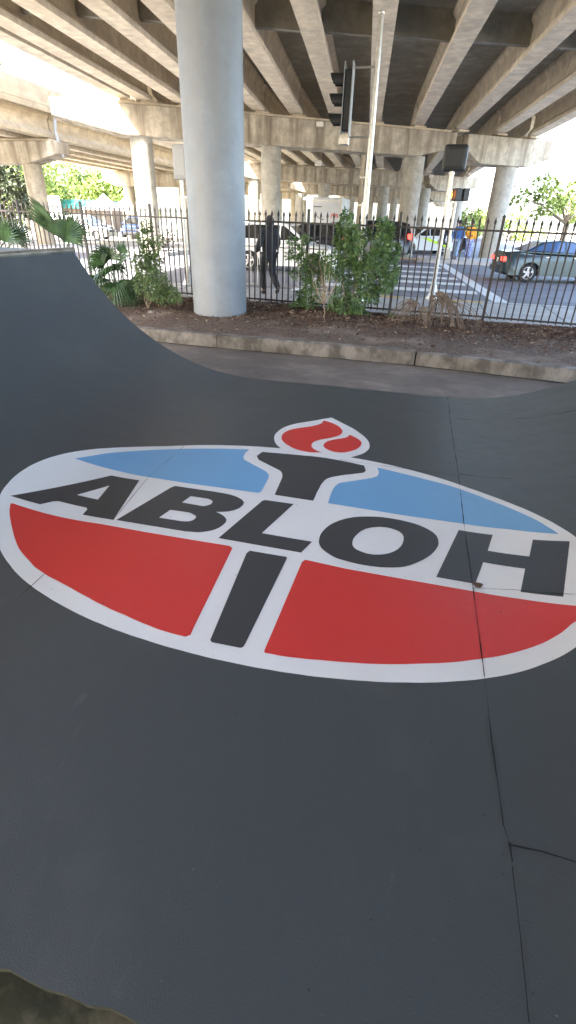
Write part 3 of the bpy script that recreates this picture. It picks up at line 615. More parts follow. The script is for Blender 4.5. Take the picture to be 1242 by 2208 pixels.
# ------------------------------------------------------------ signals
sp_=thing('traffic_signal','tall galvanised signal pole with a three-lamp signal hanging on its left side','traffic signal',loc=(-1.37,12.76,0))
mb=MB(); mb.tube([(0,0,.0),(0,0,2),(-.03,0,4.98)],[.062,.06,.052],16); mb.lathe([(.055,4.98),(.06,4.985),(.06,5.02),(.03,5.04)],(-.03,0,0),16); mb.build('pole','galv',sp_,auto=.8)
mb=MB(); mb.lathe([(.17,.001),(.17,.04),(.1,.16),(.08,.42),(.06,.44)],(0,0,0),16); mb.build('base','galv',sp_,auto=.8)
sy=-.0
SX=-.55
# housing: lamps facing left (-x) and slightly to the camera
hd=thing('signal_head',None,None); hd.parent=sp_; hd.location=(SX,sy,0); hd.rotation_euler=(0,0,math.radians(4)); hd.scale=(.95,.9,.86); hd.location.z=.50
zc=3.74
mb=MB()
mb.box((.0,0,zc),(.17,.34,1.12)); mb.build('housing','blackplast',hd,bevel=.02)
mb=MB(); mb.box((.078,0,zc+.02),(.022,.50,1.34)) ; mb.box((-.088,0,zc+.02),(.008,.62,1.30)); mb.build('backplate','bollardgrey',hd)
for i in range(3):
    z=zc+.37-.37*i; mb=MB(); rings=[]
    for xx,r0 in ((-.09,.145),(-.34,.135)):
        pass
    n=18; V=[];F=[]
    for xx in (-.095,-.40):
        for r_ in (.150,.143):
            for q in range(n+1):
                a=-PI*.16+ (PI*1.32)*q/n; dz=math.sin(a)*r_; dy=math.cos(a)*r_
                V.append((xx if xx>-.2 else xx+(.10 if dz<-.02 else 0.05*(1-max(0,dz)/.15)),dy,z+dz))
    m_=n+1
    for q in range(n): F+=[(q,q+1,2*m_+q+1,2*m_+q),(m_+q,3*m_+q,3*m_+q+1,m_+q+1),(2*m_+q,2*m_+q+1,3*m_+q+1,3*m_+q)]
    mb.add(V,F); vz=mb.build('visor','blackplast',hd)
    mb=MB(); mb.lathe([(.14,0),(.12,.02),(.05,.03)],(-.093,0,z),18,axis=Matrix.Rotation(-PI/2,3,'Y')); mb.build('lens','lens',hd,smooth=True)
mb=MB(); mb.tube([(SX+.09,sy,zc+.50),(-.05,0,zc+.50)],.022,8); mb.build('bracket','galv',sp_)
mb=MB(); mb.tube([(SX+.07,sy,zc-.60),(-.05,0,zc-.60)],.018,8); mb.box((SX+.0,sy,zc-.58),(.20,.12,.05)); mb.build('bracket','galv',sp_)
mb=MB(); mb.box((SX-.02,sy,zc-.67),(.20,.16,.13)); mb.build('terminal_box','galv',sp_,bevel=.01)
pd=thing('pedestrian_signal','galvanised pole with a dark square pedestrian signal seen from behind, beside the dead palm','pedestrian signal',loc=(.364,14.0,0))
def pedpole(root,H,r=.05):
    mb=MB(); mb.tube([(0,0,0),(0,0,H)],[r,r*.95],14); mb.build('pole','galv',root,auto=.8)
    mb=MB(); mb.lathe([(.15,.001),(.15,.04),(.10,.12),(.07,.34),(.05,.36)],(0,0,0),14); mb.build('base','galv',root,auto=.8)
pedpole(pd,2.68)
mb=MB(); mb.box((.02,.02,2.91),(.52,.24,.50)); o=mb.build('housing','blackplast',pd,bevel=.06); 
mb=MB(); mb.box((.02,-.115,2.91),(.36,.03,.34)); mb.build('back_cover','blackplast',pd,bevel=.02)
mb=MB(); mb.tube([(0,0,2.6),(0,0,2.70)],.06,10); mb.build('bracket','galv',pd)
pf=thing('pedestrian_signal','far pedestrian signal with a lit orange hand, by the column across the crosswalk','pedestrian signal',loc=(1.25,31.7,0))
pedpole(pf,2.7,.075)
mb=MB(); mb.box((.0,-.02,3.0),(.34,.5,.55),rz=.35); mb.box((.40,.12,3.0),(.32,.5,.55),rz=.35); mb.build('housing','blackplast',pf,bevel=.04)
mb=MB(); 
for q in range(4): mb.box((-.31,-.04+.0,3.06),(.01,.02,.2))
mb=MB(); mb.box((-.28,-.16,2.93),(.02,.16,.17),rz=.35)
for q in range(4): mb.box((-.285+.0*q,-.22+.04*q,3.07),(.02,.026,.15),rz=.35)
mb.build('hand_symbol','hand',pf)
mb=MB(); mb.box((-.0,-.0,.25),(.34,.30,.5)); mb.build('foundation','galv',pf,bevel=.03)
# signal box seen left of the big pillar
sb=thing('pedestrian_signal','grey signal box high on a thin pole just left of the blue-grey pillar','pedestrian signal',loc=(-6.20,14.0,0))
pedpole(sb,2.42,.045)
mb=MB(); mb.box((.03,0,2.78),(.36,.24,.72)); mb.build('housing','bollardgrey',sb,bevel=.04)
mb=MB(); mb.box((.03,-.13,2.78),(.28,.02,.58)); mb.build('back_cover','bollardgrey',sb,bevel=.01)
# thin utility posts across the street
tpz=thing('utility_pole','thin pale metal pole with clamps standing behind the tall signal pole, across the road','pole',loc=(-3.35,30.5,0))
mb=MB(); mb.tube([(0,0,-.2),(0,0,4.75)],.07,8); mb.build('pole','galv',tpz)
mb=MB(); mb.box((-.25,.1,1.9),(.22,.2,5.3)); mb.build('pole_casing','cap',tpz)
for z in (1.2,2.4,3.6): 
    mb=MB(); mb.box((-.1,0,z),(.5,.12,.08)); mb.build('clamp','galv',tpz)
# small white sign on column, label plates
sg=thing('wall_sign','small white sign with dark lines fixed to the column in front of the truck','sign',loc=(0,0,0))
p=onray(699,438,SIGNP.y); sg.location=p
mb=MB(); mb.box((0,0,0),(.34,.03,.75)); mb.build('panel','tent',sg)
mb=MB(); 
for z in (.2,.1,0,-.1): mb.box((0,-.0175,z),(.24,.004,.03))
mb.build('lettering','darkmark',sg)
# barricade rail on the sidewalk edge
def barricade(loc,n,L,H,label,rz=0,grp='white-grey tubular railings by the road'):
    t=thing('railing',label,'railing',loc=loc,rz=rz,group=grp)
    mb=MB(); mb.tube([(0,0,.12),(0,0,H),(L,0,H),(L,0,.12)],.019,8); mb.tube([(0,0,.16),(L,0,.16)],.015,8); 
    for x in (.06,L-.06): mb.tube([(x,-.25,.012),(x,0,.07),(x,.25,.012)],.014,6); mb.tube([(x,0,.05),(x,0,.2)],.014,6)
    mb.build('frame','galv',t)
    for i in range(1,n): 
        mb=MB(); mb.tube([(L*i/n,0,.16),(L*i/n,0,H)],.011,6); mb.build('bar','galv',t)
    return t
barricade((-5.15,13.6,0),16,2.9,1.03,'tubular steel barricade the walking person passes, between pillar and shrub',rz=-.05)
barricade((-16.8,33.,0),9,2.2,1.5,'upright white railing across the road beside the sunlit column',rz=.1)
barricade((-14.3,33.2,0),8,2.,1.5,'second white railing across the road, just left of the blue-grey pillar',rz=.1)
# ------------------------------------------------------------ plants
def leafcluster(mb,c,r,n,size,rng,droop=.3,asp=.45,fold=True):
    for i in range(n):
        d=Vector((rng.gauss(0,1),rng.gauss(0,1),rng.gauss(0,1))).normalized()*r*rng.random()**.4
        p=c+d; l=size*rng.uniform(.45,1.45); w=l*asp*rng.uniform(.8,1.2)
        ax=(d.normalized()+Vector((rng.uniform(-.7,.7),rng.uniform(-.7,.7),rng.uniform(-.6,.5)-droop))).normalized()
        s=ax.cross(Vector((rng.uniform(-1,1),rng.uniform(-1,1),rng.uniform(.2,1)))).normalized(); nn=ax.cross(s)
        q=[p,p+ax*l*.45+s*w/2+nn*w*.15,p+ax*l,p+ax*l*.45-s*w/2+nn*w*.15]
        if fold: mb.add(q,[(0,1,2),(0,2,3)])
        else: mb.add(q,[(0,1,2,3)])
def shrub(name,label,cat,base,stems,leaves,m,rng,stemr=.012,bark='bark',group=None):
    """stems: list of polylines relative to base; leaves: (center rel, radius, n, size)"""
    t=thing(name,label,cat,loc=base,group=group)
    for S in stems:
        mb=MB(); P=[Vector(p) for p in S]; Q=[]
        for a,b in zip(P[:-1],P[1:]):
            for k in range(4): Q.append(a.lerp(b,k/4)+Vector((rng.gauss(0,.008),rng.gauss(0,.008),0)))
        Q.append(P[-1]); n=len(Q); mb.tube(Q,[stemr*(1-.75*i/(n-1)) for i in range(n)],6); mb.build('stem',bark,t,smooth=True)
    mb=MB()
    for c,r,n,s in leaves: leafcluster(mb,Vector(c),r,n,s,rng)
    mb.build('foliage',m,t,fixn=False); return t
rg=random.Random(11)
# slim branching shrub left of the pillar; px ~ (330,660) base
def G(u,v,z=0.):
    d=Rm@ray(u,v); t=(z-CZ)/d.z; return Vector((d.x*t,d.y*t,z))
def rel(u,v,b,dy=0): p=onray(u,v,b.y+dy); return p-b
b=G(318,666,.0); 
st=[[(0,0,0),rel(316,640,b),rel(304,610,b),rel(300,560,b)],[(0,0,0),rel(312,645,b),rel(318,600,b),rel(322,540,b),rel(316,500,b)],[(0,0,0),rel(332,640,b),rel(350,620,b),rel(372,615,b)],[(0,0,0),rel(326,630,b,.1),rel(332,580,b,.2),rel(345,530,b,.15)]]
lv_=[]
for u,v,r,n in ((316,490,.10,70),(312,515,.14,120),(322,540,.17,160),(308,560,.18,170),(330,565,.17,160),(318,590,.2,200),(338,600,.2,190),(305,615,.16,110),(350,620,.18,170),(365,630,.17,150),(378,638,.13,90),(330,630,.16,90),(345,640,.14,70),(345,520,.10,40),(290,570,.09,30)):
    lv_.append((rel(u,v,b,rg.uniform(-.15,.15)),r,int(n*2.7),.056))
shrub('shrub','slim branching green shrub left of the blue-grey pillar','shrub',b,st,lv_,'leaf2',rg)
# reddish twig behind fence edge
b2=G(352,650,.0); lv_=[(rel(u,v,b2,rg.uniform(-.1,.1)),.09,n,.06) for u,v,n in ((350,520,22),(362,510,22),(355,535,26),(340,500,16),(372,500,12),(366,530,26),(350,550,14),(368,485,8))]
shrub('shrub','sparse dark-leaved twig reaching above the slim green shrub','shrub',b2,[[(0,0,0),rel(350,600,b2),rel(354,540,b2),rel(348,480,b2)],[rel(352,560,b2),rel(364,520,b2),rel(372,480,b2)]],lv_,'deadpalm',rg,.009)
# big dense shrub in front of fence
b=G(752,678,.0); st=[[(0,0,0),rel(740,620,b),rel(745,540,b),rel(742,470,b)],[(0,0,0),rel(770,600,b),rel(800,540,b),rel(820,480,b)],[(0,0,0),rel(715,640,b),rel(690,600,b),rel(655,540,b)],[(0,0,0),rel(800,620,b),rel(835,560,b)]]
lv_=[]
pts=[(748,462,.09,60),(742,485,.14,130),(758,500,.17,170),(740,515,.19,210),(765,525,.19,200),(790,505,.12,70),(745,550,.23,260),(775,560,.22,240),(720,575,.22,210),(750,590,.25,260),(790,590,.22,230),(825,480,.10,70),(833,500,.16,150),(825,530,.20,220),(845,540,.16,150),(815,560,.22,240),(842,580,.18,180),(822,610,.20,210),(790,625,.2,180),(760,630,.22,190),(735,640,.2,150),(835,615,.14,110),(845,600,.12,80),(770,660,.15,130),(745,665,.16,140),(780,675,.10,60),(800,640,.14,80),(720,655,.13,80)]
for u,v,r,n in pts: lv_.append((rel(u,v,b,rg.uniform(-.25,.2)),r*.95,int(n*2.0),.070))
shrub('shrub','large dense glossy green shrub at the foot of the tall signal pole','shrub',b,st,lv_,'leaf',rg,.016)
b=G(665,668,.0); st=[[(0,0,0),rel(668,620,b),rel(672,560,b),rel(664,520,b)],[(0,0,0),rel(655,610,b),rel(640,560,b)],[(0,0,0),rel(690,620,b),rel(690,570,b)]]
pts=[(660,515,.08,35),(645,525,.10,40),(628,520,.08,35),(640,545,.13,80),(655,560,.14,90),(625,550,.08,30),(672,570,.17,130),(690,560,.15,120),(700,585,.15,110),(660,590,.13,80),(680,600,.17,120),(665,620,.14,90),(650,640,.12,90),(645,660,.13,120),(665,655,.13,100),(690,640,.12,70),(632,662,.07,40),(635,590,.09,30)]
lv_=[(rel(u,v,b,rg.uniform(-.2,.2)),r,int(n*2.8),.060) for u,v,r,n in pts]
shrub('shrub','looser green shrub on the left of the large dense one, partly over the barricade','shrub',b,st,lv_,'leaf',rg,.012)
# bare twig bush
b=G(700,688,.0); st=[[(0,0,0),rel(700,660,b),rel(697,640,b),rel(700,590,b),rel(705,555,b)]]
for u0,v0,u1,v1,u2,v2 in ((700,655,686,635,680,590),(700,655,716,630,722,585),(699,650,690,620,693,575),(700,645,708,615,712,570),(686,635,676,615,672,580),(697,640,694,600,688,560),(716,630,724,610,728,590),(700,655,684,650,674,630),(700,650,702,610,698,565)):
    st.append([rel(u0,v0,b),rel(u1,v1,b,rg.uniform(-.1,.1)),rel(u2,v2,b,rg.uniform(-.15,.15))])
shrub('twig_bush','bare pale twig bush with a single thin trunk in front of the green shrubs','bush',b,st,[(rel(700,640,b),.09,18,.04)],'dryleaf',rg,.011,bark='dryleaf')
# palmetto fans
def fan(mb,hub,axis,normal,R,n,spread,rng,droop=.25,w=.032,cup=.25,split=.35):
    axis=axis.normalized(); side=axis.cross(normal).normalized(); nr=side.cross(axis).normalized()
    for i in range(n):
        t=-1+2*i/(n-1); a=t*spread; d=(axis*math.cos(a)+side*math.sin(a)+nr*cup*abs(t)).normalized(); L=R*(1-.22*abs(t)**2)*rng.uniform(.93,1.04)
        s=d.cross(nr).normalized(); prev=None; K=5; ww=w*R/.6
        base=[]; V=[]
        for k in range(K+1):
            f=k/K; p=hub+d*L*f+Vector((0,0,-droop*R*f*f*f*(1+.3*rng.random()))) 
            wd=ww*min(1,f*2.2+.05)*(1 if f<.55 else (1-f)/.45+.03)*1.25; fold=nr*wd*.35*(1 if i%2 else 1)
            V+= [p+s*wd/2,p+fold,p-s*wd/2]
        F=[]
        for k in range(K): a0=k*3; F+=[(a0,a0+1,a0+4,a0+3),(a0+1,a0+2,a0+5,a0+4)]
        mb.add(V,F)
def palmetto(label,base,fans,m,rng,name='palmetto'):
    t=thing(name,label,'palm plant',loc=base,group=None)
    for (hub,axis,nrm,R,n,sp_,dr) in fans:
        h=hub-base; mb=MB(); fan(mb,h,Vector(axis),Vector(nrm),R,n,sp_,rng,dr)
        mid=h*.55+Vector((0,0,.06)); o=mb.build('frond',m,t,fixn=False)
        mb=MB(); mb.tube([Vector((rng.uniform(-.04,.04),rng.uniform(-.04,.04),0)),mid,h],[.014,.010,.008],6); mb.build('leaf_stalk',m,t,smooth=True)
    return t
VW=Vector((0,-1,.25))
b=Vector((-7.2,9.6,.0))
palmetto('large palmetto with raised fan leaves right behind the ramp coping',b,[
 (onray(140,522,8.6),(.35,0,.9),(0,-1,.1),.62,26,1.15,.12),
 (onray(150,525,8.8),(-.75,0,.75),(.1,-1,.2),1.0,10,.22,.02),
 (onray(150,510,8.9),(.95,.1,.45),(-.2,-1,.3),.5,20,.9,.1),
 ],'palm',rg)
b=Vector((-8.6,8.6,.0))
palmetto('palmetto fans at the left edge of the photo above the ramp platform',b,[
 (onray(10,522,8.0),(.2,0,1),(0,-1,.2),.5,24,1.3,.1),(onray(30,520,8.2),(.9,0,.55),(0,-1,.2),.5,16,.8,.1),(onray(-30,500,8.2),(.2,0,1),(0,-1,.2),.6,20,1.2,.15)],'palm',rg)
b=G(262,650,.0)
palmetto('low palmetto with drooping green fans between the ramp edge and the slim branching shrub',b,[
 (onray(240,585,b.y-.4),(.1,-.3,.2),(0,-.6,.8),.62,30,2.0,.75),(onray(262,560,b.y),(.5,-.2,.35),(0,-.5,.8),.5,24,1.7,.5),(onray(250,610,b.y-.5),(.3,-.6,-.1),(0,-.5,.9),.62,30,1.7,.6),
 (onray(225,570,b.y+.1),(-.6,0,.6),(0,-.8,.5),.5,20,1.1,.3),(onray(262,548,b.y+.2),(.2,.1,1),(0,-1,.1),.32,16,.9,.1),(onray(285,600,b.y-.1),(.7,-.3,-.2),(0,-.6,.8),.5,24,1.4,.5),(onray(215,600,b.y-.5),(-.1,-.5,.1),(0,-.6,.8),.55,26,1.8,.6),(onray(275,625,b.y-.3),(.5,-.5,.0),(0,-.6,.8),.55,30,1.9,.6),(onray(235,560,b.y+.2),(-.2,-.2,.6),(0,-.7,.6),.55,28,1.8,.4),(onray(290,640,b.y+.1),(.2,-.4,.2),(0,-.7,.7),.45,26,1.8,.5)],'palm',rg)
# dead palm frond by the fence
b=G(935,703,.0)
t=thing('dead_palm','dried brown palm with drooping fronds against the fence','palm plant',loc=b)
def deadfan(h,dirx,H,n,rng):
    mb=MB(); K=7
    for i in range(n):
        tx=dirx+rng.gauss(0,.17); ty=rng.uniform(-.22,.18); L=rng.uniform(.55,1.1); lift=rng.uniform(.0,.10); cur=rng.uniform(1.2,2.2); V=[]; w=rng.uniform(.006,.012); prev=None; kx=rng.uniform(-.05,.05)
        for k in range(K+1):
            f=k/K; p=h+Vector((tx*L*(1.5*f-.5*f*f)+kx*math.sin(f*5),ty*f,lift*math.sin(PI*f)-H*L*f**cur)); p.z=max(p.z,.015+.02*rng.random())
            s=Vector((0,0,1)) if k==0 else (p-prev).cross(Vector((0,-1,.2))).normalized(); wd=w*(1-.7*f)
            V+=[p+s*wd,p-s*wd]; prev=p
        mb.add(V,[(2*k,2*k+1,2*k+3,2*k+2) for k in range(K)])
    return mb
for u,v,sx,H,n in ((938,632,.40,.62,24),(930,640,.12,.60,16),(900,655,-.36,.50,18),(893,650,-.12,.52,14),(955,648,.48,.58,20),(948,640,.26,.66,14),(915,665,.02,.42,18)):
    h=onray(u,v,b.y+rg.uniform(-.1,.1))-b; deadfan(h,sx,H,n,rg).build('dead_frond','deadpalm',t,fixn=False)
for i in range(5):
    mb=MB(); h=onray(935,640,b.y)-b; a=rg.uniform(-.3,.6); mb.tube([h,h+Vector((a*.3,0,.07)),h+Vector((a*.5,-.05,.12))],[.006,.004,.002],5); mb.build('spike','deadpalm',t)
mb=MB(); mb.tube([(-.12,0,0),(-.10,.02,.22),(-.02,.0,.42),onray(936,636,b.y)-b],[.03,.022,.014,.008],7); mb.tube([(-.12,0,0),(-.25,.0,.2),onray(895,650,b.y)-b],[.022,.014,.006],6); mb.build('leaf_stalk','deadpalm',t,smooth=True)
# small grassy tufts
def tuft(loc,n,h,label,m='palm',grp='small tufts of weeds on the bed'):
    mb=MB(); rr=random.Random(int(loc[0]*1000))
    for i in range(n):
        a=rr.uniform(0,6.28); l=h*rr.uniform(.5,1.1); o=Vector((math.cos(a),math.sin(a),0)); s=Vector((-o.y,o.x,0))*.004; q=Vector((rr.uniform(-.05,.05),rr.uniform(-.05,.05),0))
        V=[q+s,q-s,q+o*l*.3+Vector((0,0,l*.7))-s,q+o*l*.3+Vector((0,0,l*.7))+s,q+o*l*.7+Vector((0,0,l*.8))]
        mb.add(V,[(0,1,2,3),(3,2,4)])
    o=mb.build('weed_tuft',m,fixn=False,loc=loc); tag(o,label,'weed',grp)
tuft((-4.75,10.2,.0),60,.16,'brown grassy tuft between the slim shrub and the pillar','dryleaf')
tuft((-4.3,10.6,.0),50,.14,'brownish grass tuft against the left side of the blue-grey pillar','dryleaf')
tuft((-.45,10.75,.0),70,.14,'dark low tuft at the fence post between the big shrub and the dead palm')
# ------------------------------------------------------------ background trees
def tree(label,base,H,crown,m,rng,clumps=60,n=55,leaf=.35,trunk_r=.2,group='trees beyond the road'):
    """crown=(rx,ry,rz, zc)"""
    t=thing('tree',label,'tree',loc=base,group=group); rx,ry,rz,zc=crown
    mb=MB(); mb.tube([(0,0,-.3),(.05,0,zc*.5),(.0,.1,zc)],[trunk_r,trunk_r*.8,trunk_r*.5],10)
    mf=MB()
    for i in range(clumps):
        d=Vector((rng.gauss(0,1),rng.gauss(0,1),rng.gauss(0,1))).normalized()*rng.uniform(.45,1.)
        c=Vector((d.x*rx,d.y*ry,zc+d.z*rz)); 
        if i%5==0: mb.tube([(0,0,zc*.55),c*.5+Vector((0,0,zc*.35)),c],[trunk_r*.4,trunk_r*.22,trunk_r*.08],6)
        leafcluster(mf,c,min(rx,rz)*rng.uniform(.16,.30),n,leaf,rng,asp=.6,fold=False)
    mb.build('trunk','bark',t,smooth=True); mf.build('crown',m,t,fixn=False); return t
rt=random.Random(5)
def at(u,v,D):  # ground point under pixel column at distance y
    p=onray(u,v,D); return Vector((p.x,p.y,-.3))
tree('dark broadleaf tree at the left edge, beside the first viaduct column',at(-20,400,36),6,(3.4,3,2.5,2.9),'darkleaf',rt,70,60,.34)
tree('sunlit yellow-green tree behind the first viaduct column',at(40,380,60),9,(6,5,4,5.2),'treeleaf',rt,80,60,.5)
tree('bright tree filling the gap under the second viaduct cap, left half',at(160,410,78),9,(6,5,3.6,4.2),'treeleaf',rt,80,60,.55)
tree('bright tree under the second viaduct cap, to the right behind the thin column',at(215,410,84),9,(6,5,3.8,4.6),'treeleaf',rt,80,60,.55)
tree('bright tree beside the sunlit overpass column',at(275,430,80),8,(5,4,3.5,4.0),'treeleaf',rt,60,60,.55)
tree('large spreading sunlit tree at the right edge beyond the grey sedan',at(1235,430,46),7,(4.6,3.4,1.9,4.1),'treeleaf',rt,46,40,.32,trunk_r=.25)
tree('pale far tree standing between the far column and the right edge tree',at(1110,465,95),5,(6,4,2.4,2.2),'treeleaf',rt,40,40,.5)
tree('low far tree seen between the far pedestrian signal and the right column',at(1035,470,90),5,(5,4,2,2.),'treeleaf',rt,40,40,.5)
# fern growing on the parapet of the viaduct
b=Vector((-19.9,25.6,7.1)); mb=MB(); 
for k in range(6): leafcluster(mb,Vector((rt.uniform(-.1,.1),rt.uniform(-.2,.2),.15+.14*k)),.16,34,.14,rt)
o=mb.build('parapet_weed','treeleaf',fixn=False,loc=b); tag(o,'small weed growing out of the bright viaduct parapet at top left','weed')
# ------------------------------------------------------------ cars
def arc(cx,cz,r,a0,a1,n=12): return [(cx+r*math.cos(a0+(a1-a0)*k/n),cz+r*math.sin(a0+(a1-a0)*k/n)) for k in range(n+1)]
def car(label,kind,paint,loc,rz,tail='tail',name='parked_car',cat='car',group='cars on the street under the overpass',L=4.7,W=1.84):
    t=thing(name,label,cat,loc=loc,rz=rz,group=group)
    if kind=='sedan':
        H=1.42; up_=[(-2.33,.62),(-2.36,.86),(-2.28,1.02),(-1.75,1.07),(-1.2,1.0),(.95,.96),(1.6,.88),(2.15,.74),(2.33,.60)]; gh=[(-1.62,1.04),(-.95,1.38),(-.35,1.44),(.15,1.42),(1.08,.97)]; rr=.33; wb=(1.38,-1.38)
    elif kind=='suv':
        H=1.72; up_=[(-2.28,.7),(-2.33,1.0),(-2.25,1.10),(-1.2,1.08),(.85,1.03),(1.55,.98),(2.1,.86),(2.3,.66)]; gh=[(-2.22,1.09),(-1.98,1.60),(-1.35,1.71),(-.2,1.73),(.2,1.68),(1.08,1.03)]; rr=.36; wb=(1.38,-1.36)
    elif kind=='bigsuv':
        H=1.95; up_=[(-2.50,.7),(-2.53,1.15),(-2.45,1.25),(-1.2,1.24),(1.0,1.20),(1.9,1.15),(2.4,1.05),(2.52,.7)]; gh=[(-2.46,1.24),(-2.30,1.82),(-1.8,1.93),(0,1.95),(.45,1.9),(1.15,1.20)]; rr=.40; wb=(1.5,-1.5)
    sill=.24; ra=rr+.07
    pts=[(up_[0][0]+.02,.34),(up_[0][0]+.12,sill)]
    pts+=[(wb[1]-ra,sill)]+arc(wb[1],rr,ra,PI+.25,-.25,14)[:]+[(wb[1]+ra,sill),(wb[0]-ra,sill)]+arc(wb[0],rr,ra,PI+.25,-.25,14)+[(wb[0]+ra,sill)]
    pts+=[(up_[-1][0]-.10,sill),(up_[-1][0],.36)]+list(reversed(up_))
    def rnd(P,k,dz): 
        return [(x*k,z if z<.5 else z-dz*(z-.5)/.6) for x,z in P]
    hw=W/2; rings=[[Vector((x,s*y,z)) for x,z in P] for s,y,P in ()]
    lay=[(-hw+.0,.955,.07),(-hw+.03,.975,.045),(-hw+.14,.995,.012),(-hw+.35,1,0),(hw-.35,1,0),(hw-.14,.995,.012),(hw-.03,.975,.045),(hw,.955,.07)]
    # side faces bulge: beltline tuck
    mb=MB(); mb.layers([[Vector((x,y+(0 if abs(y)<hw-.1 else (-.03 if y>0 else .03)*(1 if z>.9 else 0)),z)) for x,z in rnd(pts,k,dz)] for y,k,dz in lay])
    mb.build('body',paint,t,auto=.6)
    # cabin
    zb=gh[0][1]; zt_=max(z for x,z in gh); 
    def hwz(z): return (hw-.07)-(.24)*(z-zb)/(zt_-zb)
    mb=MB(); G_=[(x,z-.02 if i in (0,len(gh)-1) else z) for i,(x,z) in enumerate(gh)]
    mb.layers([[Vector((x,s*(hwz(z)-(0 if q==0 else 0)),z)) for x,z in G_] for s,q in ((-1,0),(1,0))])
    mb.build('roof',paint,t,bevel=.03)
    # side windows on slanted side plane
    def inpoly(fr):
        # shrink cabin outline
        cx=sum(x for x,z in gh)/len(gh); cz=(zb+zt_)/2
        return [(cx+(x-cx)*fr[0],cz+(z-cz)*fr[1]) for x,z in gh]
    Pw=inpoly((.86,.74)); xs2=sorted(x for x,z in Pw); xm=(-.15 if kind=='sedan' else -.1)
    def clip(P,xc,keep):
        out=[]
        for i in range(len(P)):
            a=P[i]; b=P[(i+1)%len(P)]; ia=(a[0]<xc)==keep; ib=(b[0]<xc)==keep
            if ia: out.append(a)
            if ia!=ib: f=(xc-a[0])/(b[0]-a[0]); out.append((xc,a[1]+(b[1]-a[1])*f))
        return out
    for s in (-1,1):
        for poly in (clip(Pw,xm-.035,True),clip(Pw,xm+.035,False)):
            mb=MB(); V=[Vector((x,s*(hwz(z)+.006),z)) for x,z in poly]+[Vector((x,s*(hwz(z)-.02),z)) for x,z in poly]; n=len(poly)
            mb.add(V,[tuple(range(n)),tuple(range(2*n-1,n-1,-1))]+[(i,(i+1)%n,(i+1)%n+n,i+n) for i in range(n)]); mb.build('side_window','skyglass' if paint=='greycar' else 'glass',t)
    for (a,b),nm in (((gh[-1],gh[-2]),'windshield'),((gh[0],gh[1]),'rear_window')):
        a=Vector((a[0],0,a[1])); b=Vector((b[0],0,b[1])); d=b-a; nrm=Vector((d.z,0,-d.x)).normalized(); 
        if (nm=='windshield')!=(nrm.x>0): nrm=-nrm
        p0=a+d*.10+nrm*.008; p1=a+d*.90+nrm*.008; mb=MB(); V=[]
        for o_ in (0,-.02):
            for p,w_ in ((p0,hwz(p0.z)-.07),(p1,hwz(p1.z)-.06)): V+=[p+Vector((0,w_,0))+nrm*o_,p-Vector((0,w_,0))+nrm*o_]
        mb.add(V,[(0,1,3,2),(4,6,7,5),(0,2,6,4),(1,5,7,3),(0,4,5,1),(2,3,7,6)]); mb.build(nm,'skyglass' if paint=='greycar' else 'glass',t)
    for wx in wb:
        for s in (-1,1):
            w=MB(); A=Matrix.Rotation(PI/2,3,'X'); w.lathe([(rr*.62,-.11),(rr*.94,-.11),(rr,-.08),(rr,.08),(rr*.94,.11),(rr*.62,.11)],(0,0,0),26,axis=A)
            wo=w.build('wheel','tyre',t,loc=(wx,s*(hw-.115),rr),auto=.7)
            r_=MB(); 
            r_.lathe([(rr*.64,.0),(rr*.66,.112),(rr*.60,.118),(rr*.57,.07),(rr*.56,.0)],(0,0,0),24,axis=Matrix.Rotation(-s*PI/2,3,'X'))
            for k in range(5):
                a=k*2*PI/5+.3; r_.box((math.cos(a)*rr*.32,s*.10,math.sin(a)*rr*.32),(rr*.62,.03,.07),mat=Matrix.Rotation(-a,3,'Y'))
            r_.lathe([(.05,.06),(.055,.105),(.02,.11)],(0,0,0),12,axis=Matrix.Rotation(-s*PI/2,3,'X'))
            r_.build('rim','rim',wo,auto=.6)
            d_=MB(); d_.lathe([(rr*.58,.0),(rr*.58,.05)],(0,0,0),20,axis=Matrix.Rotation(-s*PI/2,3,'X')); d_.build('wheel_well_disc','trim',wo)
    xb=up_[0][0]; xf=up_[-1][0]; zl_=up_[1][1]-.05
    for s in (-1,1):
        m=MB(); hgt=.16 if kind=='sedan' else .34
        m.box((xb+.02,s*(hw-.26),zl_-.03+(.08 if kind!='sedan' else 0)),(.10,.42 if kind=='sedan' else .2,hgt)); m.box((xb+.16,s*(hw-.055),zl_-.02+(.08 if kind!='sedan' else 0)),(.28,.06,hgt*.9)); m.build('tail_light',tail,t,bevel=.02)
        m=MB(); m.box((xf-.10,s*(hw-.24),.66 if kind!='bigsuv' else .86),(.22,.36,.14)); m.build('headlight','headl',t,bevel=.03)
        m=MB(); m.box((.78,s*(hw+.06),zb+.05),(.16,.18,.13)); m.build('side_mirror',paint,t,bevel=.04)
        m=MB(); 
        for x in (-.75,.25): m.box((x,s*(hw-.008),zb-.16),(.16,.03,.03))
        m.build('door_handle','chrome',t)
        m=MB(); 
        for x in (-1.02 if kind!='bigsuv' else -1.0,xm,.92): m.box((x,s*(hw-.012),(zb+.36)/2),(.012,.012,zb-.42))
        m.build('door_gap','trim',t)
    for bx,bz in ((xb,.42),(xf-.01,.40)): m=MB(); m.box((bx,0,bz),(.12,W-.3,.21)); m.build('bumper','trim' if kind!='sedan' else paint,t,bevel=.04)
    m=MB(); m.box((xf+.0,0,.66 if kind!='bigsuv' else .88),(.06,.9,.14)); m.build('grille','trim',t,bevel=.02)
    m=MB(); m.box((xb-.03,0,.72 if kind=='sedan' else .80),(.02,.32,.15)); m.build('number_plate','tent',t)
    return t
car('white crossover passing behind the walking person, front hidden by the shrubs','suv','whitecar',(-5.45,22.3,-.2),0,name='passing_car')
